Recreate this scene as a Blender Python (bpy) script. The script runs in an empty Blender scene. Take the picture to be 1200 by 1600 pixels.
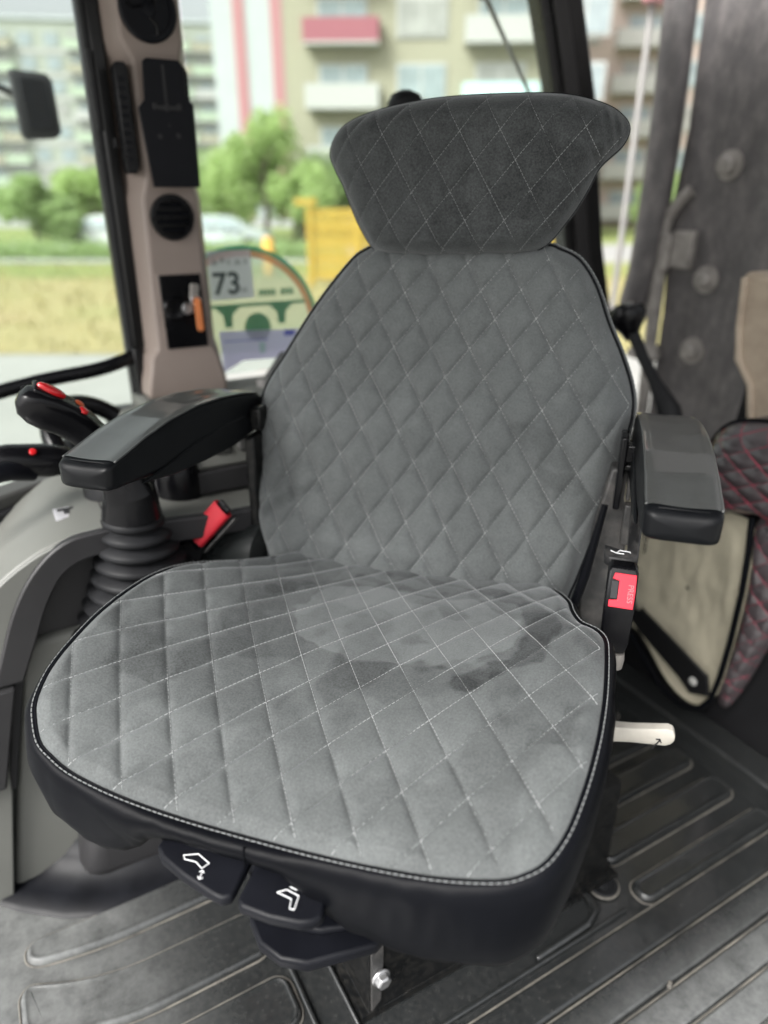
import bpy, bmesh, math, random
import numpy as np
from mathutils import Vector, Matrix, noise
R = math.radians
random.seed(7)
sc = bpy.context.scene
col = sc.collection

# ------------------------------------------------------------------ camera
# world axes: X runs to the rear of the cab, Y to its far side, Z up; the cab floor is z = 0
cd = bpy.data.cameras.new('camera'); cam = bpy.data.objects.new('camera', cd); col.objects.link(cam)
cam.location = (0, 0, 1.0)
cam.rotation_euler = (R(90) - math.atan(490 / 1105), 0, R(-29.5))
cd.sensor_fit = 'VERTICAL'; cd.sensor_height = 36; cd.sensor_width = 27; cd.lens = 36 * 1105 / 1600
cd.clip_start = 0.02; cd.clip_end = 1500
cd.dof.use_dof = True; cd.dof.focus_distance = 0.75; cd.dof.aperture_fstop = 2.15
sc.camera = cam
# ------------------------------------------------------------------ sky, sun, exposure (bright overcast)
SUN_EL, SUN_AZ = 45, 197
w = bpy.data.worlds.new('World'); sc.world = w; w.use_nodes = True
nt = w.node_tree; nt.nodes.clear()
sky = nt.nodes.new('ShaderNodeTexSky'); sky.sky_type = 'NISHITA'; sky.sun_disc = False
sky.sun_elevation = R(SUN_EL); sky.sun_rotation = R(90 - SUN_AZ)
sky.air_density = 1.2; sky.dust_density = 6.0; sky.ozone_density = 0.6
hs = nt.nodes.new('ShaderNodeHueSaturation'); hs.inputs['Saturation'].default_value = 0.12
bg = nt.nodes.new('ShaderNodeBackground'); bg.inputs['Strength'].default_value = 0.115
wo = nt.nodes.new('ShaderNodeOutputWorld')
nt.links.new(sky.outputs[0], hs.inputs['Color']); nt.links.new(hs.outputs[0], bg.inputs[0]); nt.links.new(bg.outputs[0], wo.inputs[0])
sd = bpy.data.lights.new('sun', 'SUN'); sd.energy = 1.5; sd.angle = R(24); sd.color = (1, .97, .93)
so = bpy.data.objects.new('sun', sd); col.objects.link(so)
dv = Vector((math.cos(R(SUN_AZ)) * math.cos(R(SUN_EL)), math.sin(R(SUN_AZ)) * math.cos(R(SUN_EL)), math.sin(R(SUN_EL))))
so.rotation_euler = dv.to_track_quat('Z', 'Y').to_euler()
so.location = (0, -3, 6)
vs = sc.view_settings; vs.view_transform = 'Standard'; vs.look = 'None'; vs.gamma = 1; vs.use_curve_mapping = False
vs.exposure = 1.42
cy = sc.cycles
cy.use_denoising = True
cy.max_bounces = 10; cy.diffuse_bounces = 5; cy.glossy_bounces = 3; cy.transparent_max_bounces = 12

# ------------------------------------------------------------------ materials
M = {}
def mat(name, c, rough=.5, metal=0., var=0., vscale=8., bump=0., bscale=200., spec=.5, sheen=0., coat=0., c2=None, dust=0., dscale=6., dcol=(.42, .38, .32), stretch=None, bdist=.001):
    m = bpy.data.materials.new(name); m.use_nodes = True; M[name] = m
    n = m.node_tree.nodes; L = m.node_tree.links; b = n['Principled BSDF']
    b.inputs['Roughness'].default_value = rough; b.inputs['Metallic'].default_value = metal
    b.inputs['Specular IOR Level'].default_value = spec
    if sheen: b.inputs['Sheen Weight'].default_value = sheen; b.inputs['Sheen Roughness'].default_value = .45
    if coat: b.inputs['Coat Weight'].default_value = coat
    tc = n.new('ShaderNodeTexCoord'); src = tc.outputs['Object']
    if stretch:
        mp = n.new('ShaderNodeMapping'); mp.inputs['Scale'].default_value = stretch; L.new(src, mp.inputs[0]); src = mp.outputs[0]
    c = (*c, 1)
    out = None
    if var or c2:
        nz = n.new('ShaderNodeTexNoise'); nz.inputs['Scale'].default_value = vscale; nz.inputs['Detail'].default_value = 6; nz.inputs['Roughness'].default_value = .6
        L.new(src, nz.inputs['Vector'])
        mr = n.new('ShaderNodeMapRange'); mr.inputs[1].default_value = .3; mr.inputs[2].default_value = .7
        L.new(nz.outputs['Fac'], mr.inputs[0])
        mx = n.new('ShaderNodeMix'); mx.data_type = 'RGBA'
        lo = tuple(x * (1 - var) for x in c[:3]); hi = tuple(x * (1 + var) for x in c[:3]) if c2 is None else c2
        if c2: lo = c[:3]
        mx.inputs['A'].default_value = (*lo, 1); mx.inputs['B'].default_value = (*hi, 1)
        L.new(mr.outputs[0], mx.inputs['Factor']); out = mx.outputs['Result']
        rr = n.new('ShaderNodeMapRange'); rr.inputs[3].default_value = max(.04, rough - .1); rr.inputs[4].default_value = min(1, rough + .1)
        L.new(nz.outputs['Fac'], rr.inputs[0]); L.new(rr.outputs[0], b.inputs['Roughness'])
    if dust:
        nd = n.new('ShaderNodeTexNoise'); nd.inputs['Scale'].default_value = dscale; nd.inputs['Detail'].default_value = 12; nd.inputs['Roughness'].default_value = .72
        L.new(src, nd.inputs['Vector'])
        md = n.new('ShaderNodeMapRange'); md.inputs[1].default_value = .45; md.inputs[2].default_value = .8; md.inputs[4].default_value = dust
        L.new(nd.outputs['Fac'], md.inputs[0])
        m2 = n.new('ShaderNodeMix'); m2.data_type = 'RGBA'; m2.inputs['B'].default_value = (*dcol, 1)
        if out is not None: L.new(out, m2.inputs['A'])
        else: m2.inputs['A'].default_value = c
        L.new(md.outputs[0], m2.inputs['Factor']); out = m2.outputs['Result']
    if out is not None: L.new(out, b.inputs['Base Color'])
    else: b.inputs['Base Color'].default_value = c
    if bump:
        nb = n.new('ShaderNodeTexNoise'); nb.inputs['Scale'].default_value = bscale; nb.inputs['Detail'].default_value = 3
        L.new(src, nb.inputs['Vector'])
        bp = n.new('ShaderNodeBump'); bp.inputs['Strength'].default_value = bump; bp.inputs['Distance'].default_value = bdist
        L.new(nb.outputs['Fac'], bp.inputs['Height']); L.new(bp.outputs[0], b.inputs['Normal'])
    return m

def suede_mat():
    m = bpy.data.materials.new('suede'); m.use_nodes = True; M['suede'] = m
    n = m.node_tree.nodes; L = m.node_tree.links; b = n['Principled BSDF']
    tc = n.new('ShaderNodeTexCoord'); at = n.new('ShaderNodeAttribute'); at.attribute_name = 'nap'
    nf = n.new('ShaderNodeTexNoise'); nf.inputs['Scale'].default_value = 480; nf.inputs['Detail'].default_value = 4; nf.inputs['Roughness'].default_value = .7
    nm = n.new('ShaderNodeTexNoise'); nm.inputs['Scale'].default_value = 34; nm.inputs['Detail'].default_value = 8; nm.inputs['Roughness'].default_value = .65; nm.inputs['Distortion'].default_value = .6
    for x in (nf, nm): L.new(tc.outputs['Object'], x.inputs['Vector'])
    a = n.new('ShaderNodeMath'); a.operation = 'MULTIPLY_ADD'; a.inputs[1].default_value = .34; L.new(nm.outputs['Fac'], a.inputs[0]); L.new(at.outputs['Fac'], a.inputs[2])
    a2 = n.new('ShaderNodeMath'); a2.operation = 'MULTIPLY_ADD'; a2.inputs[1].default_value = .8; L.new(nf.outputs['Fac'], a2.inputs[0]); L.new(a.outputs[0], a2.inputs[2])
    r = n.new('ShaderNodeMapRange'); r.inputs[1].default_value = .55; r.inputs[2].default_value = 1.42; L.new(a2.outputs[0], r.inputs[0])
    mx = n.new('ShaderNodeMix'); mx.data_type = 'RGBA'; mx.inputs['A'].default_value = (.018, .0195, .020, 1); mx.inputs['B'].default_value = (.152, .162, .162, 1)
    L.new(r.outputs[0], mx.inputs['Factor']); L.new(mx.outputs['Result'], b.inputs['Base Color'])
    b.inputs['Roughness'].default_value = .88; b.inputs['Specular IOR Level'].default_value = .25
    b.inputs['Sheen Weight'].default_value = .35; b.inputs['Sheen Roughness'].default_value = .4; b.inputs['Sheen Tint'].default_value = (.85, .88, .9, 1)
    bp = n.new('ShaderNodeBump'); bp.inputs['Strength'].default_value = .35; bp.inputs['Distance'].default_value = .0012
    L.new(nf.outputs['Fac'], bp.inputs['Height']); L.new(bp.outputs[0], b.inputs['Normal'])
suede_mat()
mat('leather', (.0034, .0038, .0052), .42, var=.25, vscale=5, bump=.2, bscale=700, spec=.07)
mat('thread', (.50, .51, .50), .8)
mat('thread_mid', (.33, .34, .34), .8)
mat('thread_dim', (.22, .23, .23), .8)
mat('red_thread', (.34, .035, .07), .7)
mat('black_plastic', (.0055, .006, .0085), .42, var=.2, vscale=20, bump=.15, bscale=900, spec=.16)
mat('gloss_plastic', (.004, .004, .005), .26, var=.2, vscale=14, spec=.24)
mat('rubber', (.015, .0155, .017), .5, var=.25, vscale=30, bump=.1, bscale=500, spec=.2)
mat('arm_skin', (.045, .048, .047), .34, var=.15, vscale=30, bump=.5, bscale=1100, spec=1.0, coat=.6)  # black skin lifted to grey, putting sky sheen into its colour
mat('arm_body', (.005, .0055, .0065), .36, var=.2, vscale=16, bump=.12, bscale=900, spec=.16)
mat('arm_gloss', (.014, .016, .016), .2, spec=.5)
mat('belt_red', (.46, .012, .025), .55, var=.1, vscale=60, bump=.2, bscale=1500)
mat('button_red', (.68, .010, .035), .3)
mat('press_ink', (.75, .16, .18), .4)
mat('bright_red', (.55, .012, .016), .22, coat=.4)
mat('orange', (.62, .10, .03), .4)
mat('amber_tag', (.75, .24, .08), .5, var=.1, vscale=40)
mat('symbol_white', (.82, .83, .84), .5)
mat('ivory', (.55, .52, .46), .5, var=.12, vscale=40, dust=.25, dscale=30)
mat('ink', (.012, .012, .014), .6)
mat('bolt_steel', (.62, .62, .63), .32, .9, var=.15, vscale=60)
mat('painted_black', (.005, .0055, .006), .30, var=.3, vscale=18, dust=.06, dscale=90, spec=.25)
mat('bracket_grey', (.035, .035, .035), .5, var=.3, vscale=20, dust=.5, dscale=22, dcol=(.22, .20, .185))
mat('lever_black', (.012, .012, .013), .5, var=.3, vscale=20, dust=.45, dscale=60, dcol=(.20, .19, .18))
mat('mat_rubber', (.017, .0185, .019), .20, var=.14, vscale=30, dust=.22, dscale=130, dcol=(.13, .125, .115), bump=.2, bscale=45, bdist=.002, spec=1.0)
mat('mat_lip', (.006, .0065, .0085), .42, var=.3, vscale=20, bump=.1, bscale=60, spec=.16)
def wear_and_sheen():  # dusty scuffing plus sky sheen, painted pale into the floor and sill colour
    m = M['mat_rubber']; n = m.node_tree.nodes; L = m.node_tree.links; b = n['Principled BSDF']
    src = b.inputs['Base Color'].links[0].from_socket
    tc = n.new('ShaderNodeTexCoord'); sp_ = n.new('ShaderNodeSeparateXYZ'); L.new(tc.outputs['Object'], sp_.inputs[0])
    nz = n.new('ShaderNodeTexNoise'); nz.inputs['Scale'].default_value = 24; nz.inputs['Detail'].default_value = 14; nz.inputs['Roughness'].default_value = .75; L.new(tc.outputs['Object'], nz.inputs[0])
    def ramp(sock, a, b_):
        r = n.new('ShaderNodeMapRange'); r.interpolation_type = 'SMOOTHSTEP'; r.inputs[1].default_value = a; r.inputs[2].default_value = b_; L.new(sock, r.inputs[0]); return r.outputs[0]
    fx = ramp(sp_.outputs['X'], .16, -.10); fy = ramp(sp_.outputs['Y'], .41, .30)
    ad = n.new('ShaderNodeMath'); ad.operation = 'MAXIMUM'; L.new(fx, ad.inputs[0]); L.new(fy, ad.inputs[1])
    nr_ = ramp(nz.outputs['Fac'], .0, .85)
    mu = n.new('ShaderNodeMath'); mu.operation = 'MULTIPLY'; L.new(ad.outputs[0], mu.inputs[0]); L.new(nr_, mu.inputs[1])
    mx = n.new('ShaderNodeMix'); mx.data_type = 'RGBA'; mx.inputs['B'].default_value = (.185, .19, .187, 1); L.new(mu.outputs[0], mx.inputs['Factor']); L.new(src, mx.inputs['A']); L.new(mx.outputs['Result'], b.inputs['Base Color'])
wear_and_sheen()
mat('mat_edge', (.24, .222, .19), .7, c2=(.05, .048, .045), vscale=16)
mat('console_light', (.145, .148, .135), .5, var=.06, vscale=9, bump=.12, bscale=900)
mat('console_dark', (.024, .0235, .025), .5, var=.12, vscale=9, bump=.15, bscale=900)
mat('console_mid', (.060, .060, .058), .5, var=.1, vscale=9)
mat('beige', (.265, .215, .188), .5, var=.05, vscale=8, bump=.1, bscale=900)
mat('tan', (.42, .34, .26), .6, var=.15, vscale=20, dust=.3, dscale=20)
mat('frame_black', (.004, .004, .0045), .3, var=.2, vscale=10)
mat('post_grey', (.022, .021, .022), .4)
mat('dark_void', (.003, .003, .004), .6, var=.2, vscale=12)
mat('boom_paint', (.095, .089, .090), .55, var=.3, vscale=9, dust=.55, dscale=26, dcol=(.33, .30, .29), stretch=(1, 1, .5))
mat('dusty_steel', (.30, .28, .26), .55, .2, var=.3, vscale=30)
mat('pale_rod', (.30, .29, .28), .5, var=.1)
mat('cream_cloth', (.50, .46, .35), .85, var=.14, vscale=12, bump=.3, bscale=300)
mat('quilt_black', (.050, .042, .045), .30, var=.25, vscale=30, bump=.2, bscale=700, spec=.9)
mat('paper_white', (.74, .74, .80), .6)
mat('paper_lilac', (.50, .50, .80), .6)
mat('st_pale', (.48, .64, .50), .5)
mat('st_green', (.045, .25, .165), .5)
mat('st_brown', (.52, .25, .14), .5)
mat('st_text', (.30, .50, .38), .5)
mat('st_ink', (.05, .075, .075), .5)
mat('st_blue', (.12, .14, .55), .5)
# outside
mat('pale_ground', (.31, .31, .29), .85, var=.10, vscale=.6)
mat('dry_grass', (.33, .27, .13), .9, c2=(.30, .285, .12), vscale=.35)
mat('green_grass', (.16, .22, .06), .9, c2=(.25, .28, .09), vscale=.6)
mat('asphalt', (.30, .30, .29), .85, var=.1, vscale=.6)
mat('bark', (.14, .11, .08), .8, var=.3, vscale=8)
mat('wall_cream', (.32, .305, .225), .8, var=.05, vscale=.3)
mat('wall_mint', (.33, .355, .30), .8, var=.06, vscale=.3)
mat('wall_white', (.44, .475, .47), .8, var=.05, vscale=.3)
mat('wall_pink', (.40, .33, .29), .8, var=.05, vscale=.3)
mat('wall_grey', (.46, .49, .49), .8, var=.05, vscale=.3)
mat('slab_white', (.43, .43, .41), .8)
mat('balc_green', (.38, .46, .34), .8)
mat('balc_red', (.30, .10, .125), .7)
mat('balc_blue', (.48, .66, .66), .7)
mat('stripe_red', (.42, .20, .21), .7)
mat('pane', (.28, .33, .34), .25, var=.3, vscale=.8)
mat('pane_shade', (.31, .31, .29), .4, var=.3, vscale=.8)
mat('yellow', (.42, .285, .04), .5)
mat('post_orange', (.78, .42, .08), .5)
mat('car_white', (.66, .67, .67), .25, coat=.5)
mat('car_silver', (.50, .54, .53), .3, .3, coat=.5)
mat('tyre', (.02, .02, .02), .8)
def thin_print(name, c, film=.0):
    m = bpy.data.materials.new(name); m.use_nodes = True; M[name] = m
    n = m.node_tree.nodes; L = m.node_tree.links; n.clear()
    d = n.new('ShaderNodeBsdfDiffuse'); d.inputs[0].default_value = (*c, 1); t = n.new('ShaderNodeBsdfTranslucent'); t.inputs[0].default_value = (*c, 1)
    mx = n.new('ShaderNodeMixShader'); mx.inputs[0].default_value = .6; o = n.new('ShaderNodeOutputMaterial')
    L.new(d.outputs[0], mx.inputs[1]); L.new(t.outputs[0], mx.inputs[2]); tr_ = n.new('ShaderNodeBsdfTransparent'); m2 = n.new('ShaderNodeMixShader'); m2.inputs[0].default_value = film
    L.new(mx.outputs[0], m2.inputs[1]); L.new(tr_.outputs[0], m2.inputs[2]); L.new(m2.outputs[0], o.inputs[0])
for nm_, c_ in (('paper_white', (.82, .82, .86)), ('paper_lilac', (.78, .76, .92)), ('st_pale', (.72, .86, .70)), ('st_green', (.05, .28, .18)), ('st_brown', (.55, .27, .16)), ('st_text', (.24, .46, .32)), ('leaf', (.50, .62, .29)), ('leaf_deep', (.42, .54, .26))): thin_print(nm_, c_, {'st_pale': .35, 'st_text': .15, 'leaf': 0., 'leaf_deep': 0.}.get(nm_, .1))
def glass_mat():
    m = bpy.data.materials.new('cab_glass'); m.use_nodes = True; M['cab_glass'] = m
    n = m.node_tree.nodes; L = m.node_tree.links; n.clear()
    t = n.new('ShaderNodeBsdfTransparent'); t.inputs[0].default_value = (.90, .94, .92, 1)
    g = n.new('ShaderNodeBsdfGlossy'); g.inputs['Roughness'].default_value = .04
    f = n.new('ShaderNodeFresnel'); f.inputs[0].default_value = 1.13
    mx = n.new('ShaderNodeMixShader'); o = n.new('ShaderNodeOutputMaterial')
    df = n.new('ShaderNodeBsdfTranslucent'); df.inputs[0].default_value = (.8, .8, .78, 1); m3 = n.new('ShaderNodeMixShader'); m3.inputs[0].default_value = .012
    L.new(f.outputs[0], mx.inputs[0]); L.new(t.outputs[0], mx.inputs[1]); L.new(g.outputs[0], mx.inputs[2]); L.new(mx.outputs[0], m3.inputs[1]); L.new(df.outputs[0], m3.inputs[2]); L.new(m3.outputs[0], o.inputs[0])
glass_mat()

# ------------------------------------------------------------------ mesh helpers
def props(o, label=None, cat=None, group=None, kind=None):
    if label: o['label'] = label
    if cat: o['category'] = cat
    if group: o['group'] = group
    if kind: o['kind'] = kind
    return o
def empty(name, loc=(0, 0, 0), rz=0, label=None, cat=None, group=None):
    o = bpy.data.objects.new(name, None); col.objects.link(o); o.location = loc; o.rotation_euler = (0, 0, rz); o.empty_display_size = .05
    return props(o, label, cat, group)
def frame_of(d):
    d = Vector(d).normalized(); a = Vector((0, 0, 1)) if abs(d.z) < .9 else Vector((1, 0, 0))
    x = d.cross(a).normalized(); return x, d.cross(x).normalized(), d
class MB:
    def __init__(s): s.v = []; s.f = []
    def add(s, vs_, fs_):
        k = len(s.v); s.v += [tuple(p) for p in vs_]; s.f += [tuple(i + k for i in f) for f in fs_]; return s
    def box(s, c, d, rot=None):
        m = (rot.to_matrix() if hasattr(rot, 'to_matrix') else rot) if rot is not None else Matrix.Identity(3)
        vs_ = [Vector(c) + m @ Vector((x * d[0] / 2, y * d[1] / 2, z * d[2] / 2)) for x in (-1, 1) for y in (-1, 1) for z in (-1, 1)]
        return s.add(vs_, [(0, 1, 3, 2), (4, 6, 7, 5), (0, 4, 5, 1), (2, 3, 7, 6), (0, 2, 6, 4), (1, 5, 7, 3)])
    def bb(s, a, b): return s.box([(x + y) / 2 for x, y in zip(a, b)], [abs(y - x) for x, y in zip(a, b)])
    def loft(s, loops, caps=True, closed=True):
        n = len(loops[0]); k = len(s.v)
        for l in loops: s.v += [tuple(p) for p in l]
        for i in range(len(loops) - 1):
            for j in range(n if closed else n - 1):
                a = k + i * n + j; b = k + i * n + (j + 1) % n; s.f.append((a, b, b + n, a + n))
        if caps: s.f.append(tuple(k + j for j in range(n))[::-1]); s.f.append(tuple(k + (len(loops) - 1) * n + j for j in range(n)))
        return s
    def tube(s, path, r, n=10, caps=True, squash=1.):
        P = [Vector(p) for p in path]; loops = []; px = None
        for i, p in enumerate(P):
            d = (P[min(i + 1, len(P) - 1)] - P[max(i - 1, 0)]).normalized()
            if px is None: x, y, _ = frame_of(d)
            else: x = (px - d * px.dot(d)).normalized(); y = d.cross(x)
            px = x; rr = r[i] if hasattr(r, '__len__') else r
            loops.append([p + x * math.cos(t) * rr + y * math.sin(t) * rr * squash for t in [2 * math.pi * j / n for j in range(n)]])
        return s.loft(loops, caps)
    def lathe(s, prof, o=(0, 0, 0), d=(0, 0, 1), n=28, caps=True):
        x, y, z = frame_of(d); o = Vector(o)
        return s.loft([[o + z * h + (x * math.cos(t) + y * math.sin(t)) * r for t in [2 * math.pi * j / n for j in range(n)]] for r, h in prof], caps)
    def prism(s, poly, fn0, fn1):
        n = len(poly); a = [fn0(*p) for p in poly]; b = [fn1(*p) for p in poly]
        return s.add(a + b, [tuple(range(n))[::-1], tuple(range(n, 2 * n))] + [(j, (j + 1) % n, n + (j + 1) % n, n + j) for j in range(n)])
    def build(s, name, m, parent=None, bevel=0., seg=2, smooth=True, ang=40, label=None, cat=None, group=None, kind=None, sub=0):
        me = bpy.data.meshes.new(name); me.from_pydata(s.v, [], s.f); me.update()
        bm = bmesh.new(); bm.from_mesh(me); bmesh.ops.recalc_face_normals(bm, faces=bm.faces); bm.to_mesh(me); bm.free()
        if smooth:
            me.polygons.foreach_set('use_smooth', [True] * len(me.polygons)); me.set_sharp_from_angle(angle=R(ang))
        me.materials.append(M[m]); o = bpy.data.objects.new(name, me); col.objects.link(o)
        if parent is not None: o.parent = parent
        if bevel:
            bv = o.modifiers.new('bevel', 'BEVEL'); bv.width = bevel; bv.segments = seg; bv.limit_method = 'ANGLE'; bv.angle_limit = R(35)
        if sub:
            ss = o.modifiers.new('sub', 'SUBSURF'); ss.levels = sub; ss.render_levels = sub
        return props(o, label, cat, group, kind)
def copy_obj(o, parent=None, loc=None, rz=None):
    c = o.copy(); col.objects.link(c); c.parent = parent
    if loc is not None: c.location = loc
    if rz is not None: c.rotation_euler = (0, 0, rz)
    return c
def text_mesh(txt, size, name, m, parent, mtx, extrude=.0003):
    cu = bpy.data.curves.new(name, 'FONT'); cu.body = txt; cu.size = size; cu.align_x = 'CENTER'; cu.align_y = 'CENTER'; cu.extrude = extrude; cu.offset = .0012 if size > .05 else 0
    t = bpy.data.objects.new(name, cu); col.objects.link(t); dg = bpy.context.evaluated_depsgraph_get()
    me = bpy.data.meshes.new_from_object(t.evaluated_get(dg)); bpy.data.objects.remove(t); bpy.data.curves.remove(cu)
    me.transform(mtx); me.materials.clear(); me.materials.append(M[m]); me.name = name
    o = bpy.data.objects.new(name, me); col.objects.link(o); o.parent = parent; return o
def axes(o, x, y, z=None):
    x = Vector(x).normalized(); y = Vector(y).normalized(); z = x.cross(y)
    return Matrix(((x.x, y.x, z.x, o[0]), (x.y, y.y, z.y, o[1]), (x.z, y.z, z.z, o[2]), (0, 0, 0, 1)))
def crom(pts, n, closed=True):
    """resampled Catmull-Rom curve, evenly spaced by arc length"""
    P = np.array(pts, float); N = len(P); out = []
    segs = N if closed else N - 1
    for i in range(segs):
        g = lambda k: P[k % N] if closed else P[min(max(k, 0), N - 1)]
        p0, p1, p2, p3 = g(i - 1), g(i), g(i + 1), g(i + 2)
        for t in np.linspace(0, 1, 24, endpoint=False):
            out.append(.5 * ((2 * p1) + (-p0 + p2) * t + (2 * p0 - 5 * p1 + 4 * p2 - p3) * t * t + (-p0 + 3 * p1 - 3 * p2 + p3) * t ** 3))
    if not closed: out.append(P[-1])
    out = np.array(out); cl = np.vstack([out, out[:1]]) if closed else out
    d = np.r_[0, np.cumsum(np.linalg.norm(np.diff(cl, axis=0), axis=1))]
    q = np.linspace(0, d[-1], n, endpoint=not closed)
    return np.stack([np.interp(q, d, cl[:, k]) for k in range(P.shape[1])], 1)
def fbm(x, y, z=0., o=4): return noise.fractal(Vector((x, y, z)), .9, 2.1, o)

# ------------------------------------------------------------------ the operator seat (local axes: x across, y to its back, z up)
SEAT_Z = .527
seat = empty('operator_seat', (.465, .729, 0), math.atan2(-.725, .688),
    'grey suede operator seat with diamond quilting, black leather skirt, headrest and two armrests', 'seat')

class Quilt:
    """affine/quadratic map from lattice (a, b) to surface (s, t); the seams are the integer lines"""
    def __init__(s, co, deg): s.co = np.array(co); s.deg = deg
    def feat(s, a, b): return np.stack([a ** i * b ** j for i in range(s.deg + 1) for j in range(s.deg + 1 - i)], -1)
    def fwd(s, a, b): return s.feat(np.asarray(a, float), np.asarray(b, float)) @ s.co
    def inv(s, P):
        n1 = s.deg + 1
        c0, cb, ca = s.co[0], s.co[1], s.co[n1]
        J = np.array([ca, cb]).T; ab = (P - c0) @ np.linalg.inv(J).T
        for _ in range(6):
            e = 1e-4; f = s.fwd(ab[:, 0], ab[:, 1]); fa = (s.fwd(ab[:, 0] + e, ab[:, 1]) - f) / e; fb_ = (s.fwd(ab[:, 0], ab[:, 1] + e) - f) / e
            det = fa[:, 0] * fb_[:, 1] - fa[:, 1] * fb_[:, 0]; r = P - f
            ab = ab + np.stack([(r[:, 0] * fb_[:, 1] - r[:, 1] * fb_[:, 0]) / det, (fa[:, 0] * r[:, 1] - fa[:, 1] * r[:, 0]) / det], 1)
        return ab
    def seam_dist(s, P):
        ab = s.inv(P); e = 1e-3; f = s.fwd(ab[:, 0], ab[:, 1]); fa = (s.fwd(ab[:, 0] + e, ab[:, 1]) - f) / e; fb_ = (s.fwd(ab[:, 0], ab[:, 1] + e) - f) / e
        cr = abs(fa[:, 0] * fb_[:, 1] - fa[:, 1] * fb_[:, 0])
        ha = cr / np.linalg.norm(fb_, axis=1); hb = cr / np.linalg.norm(fa, axis=1)
        da = abs(ab[:, 0] - np.round(ab[:, 0])) * ha; db = abs(ab[:, 1] - np.round(ab[:, 1])) * hb
        return da, db

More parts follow.
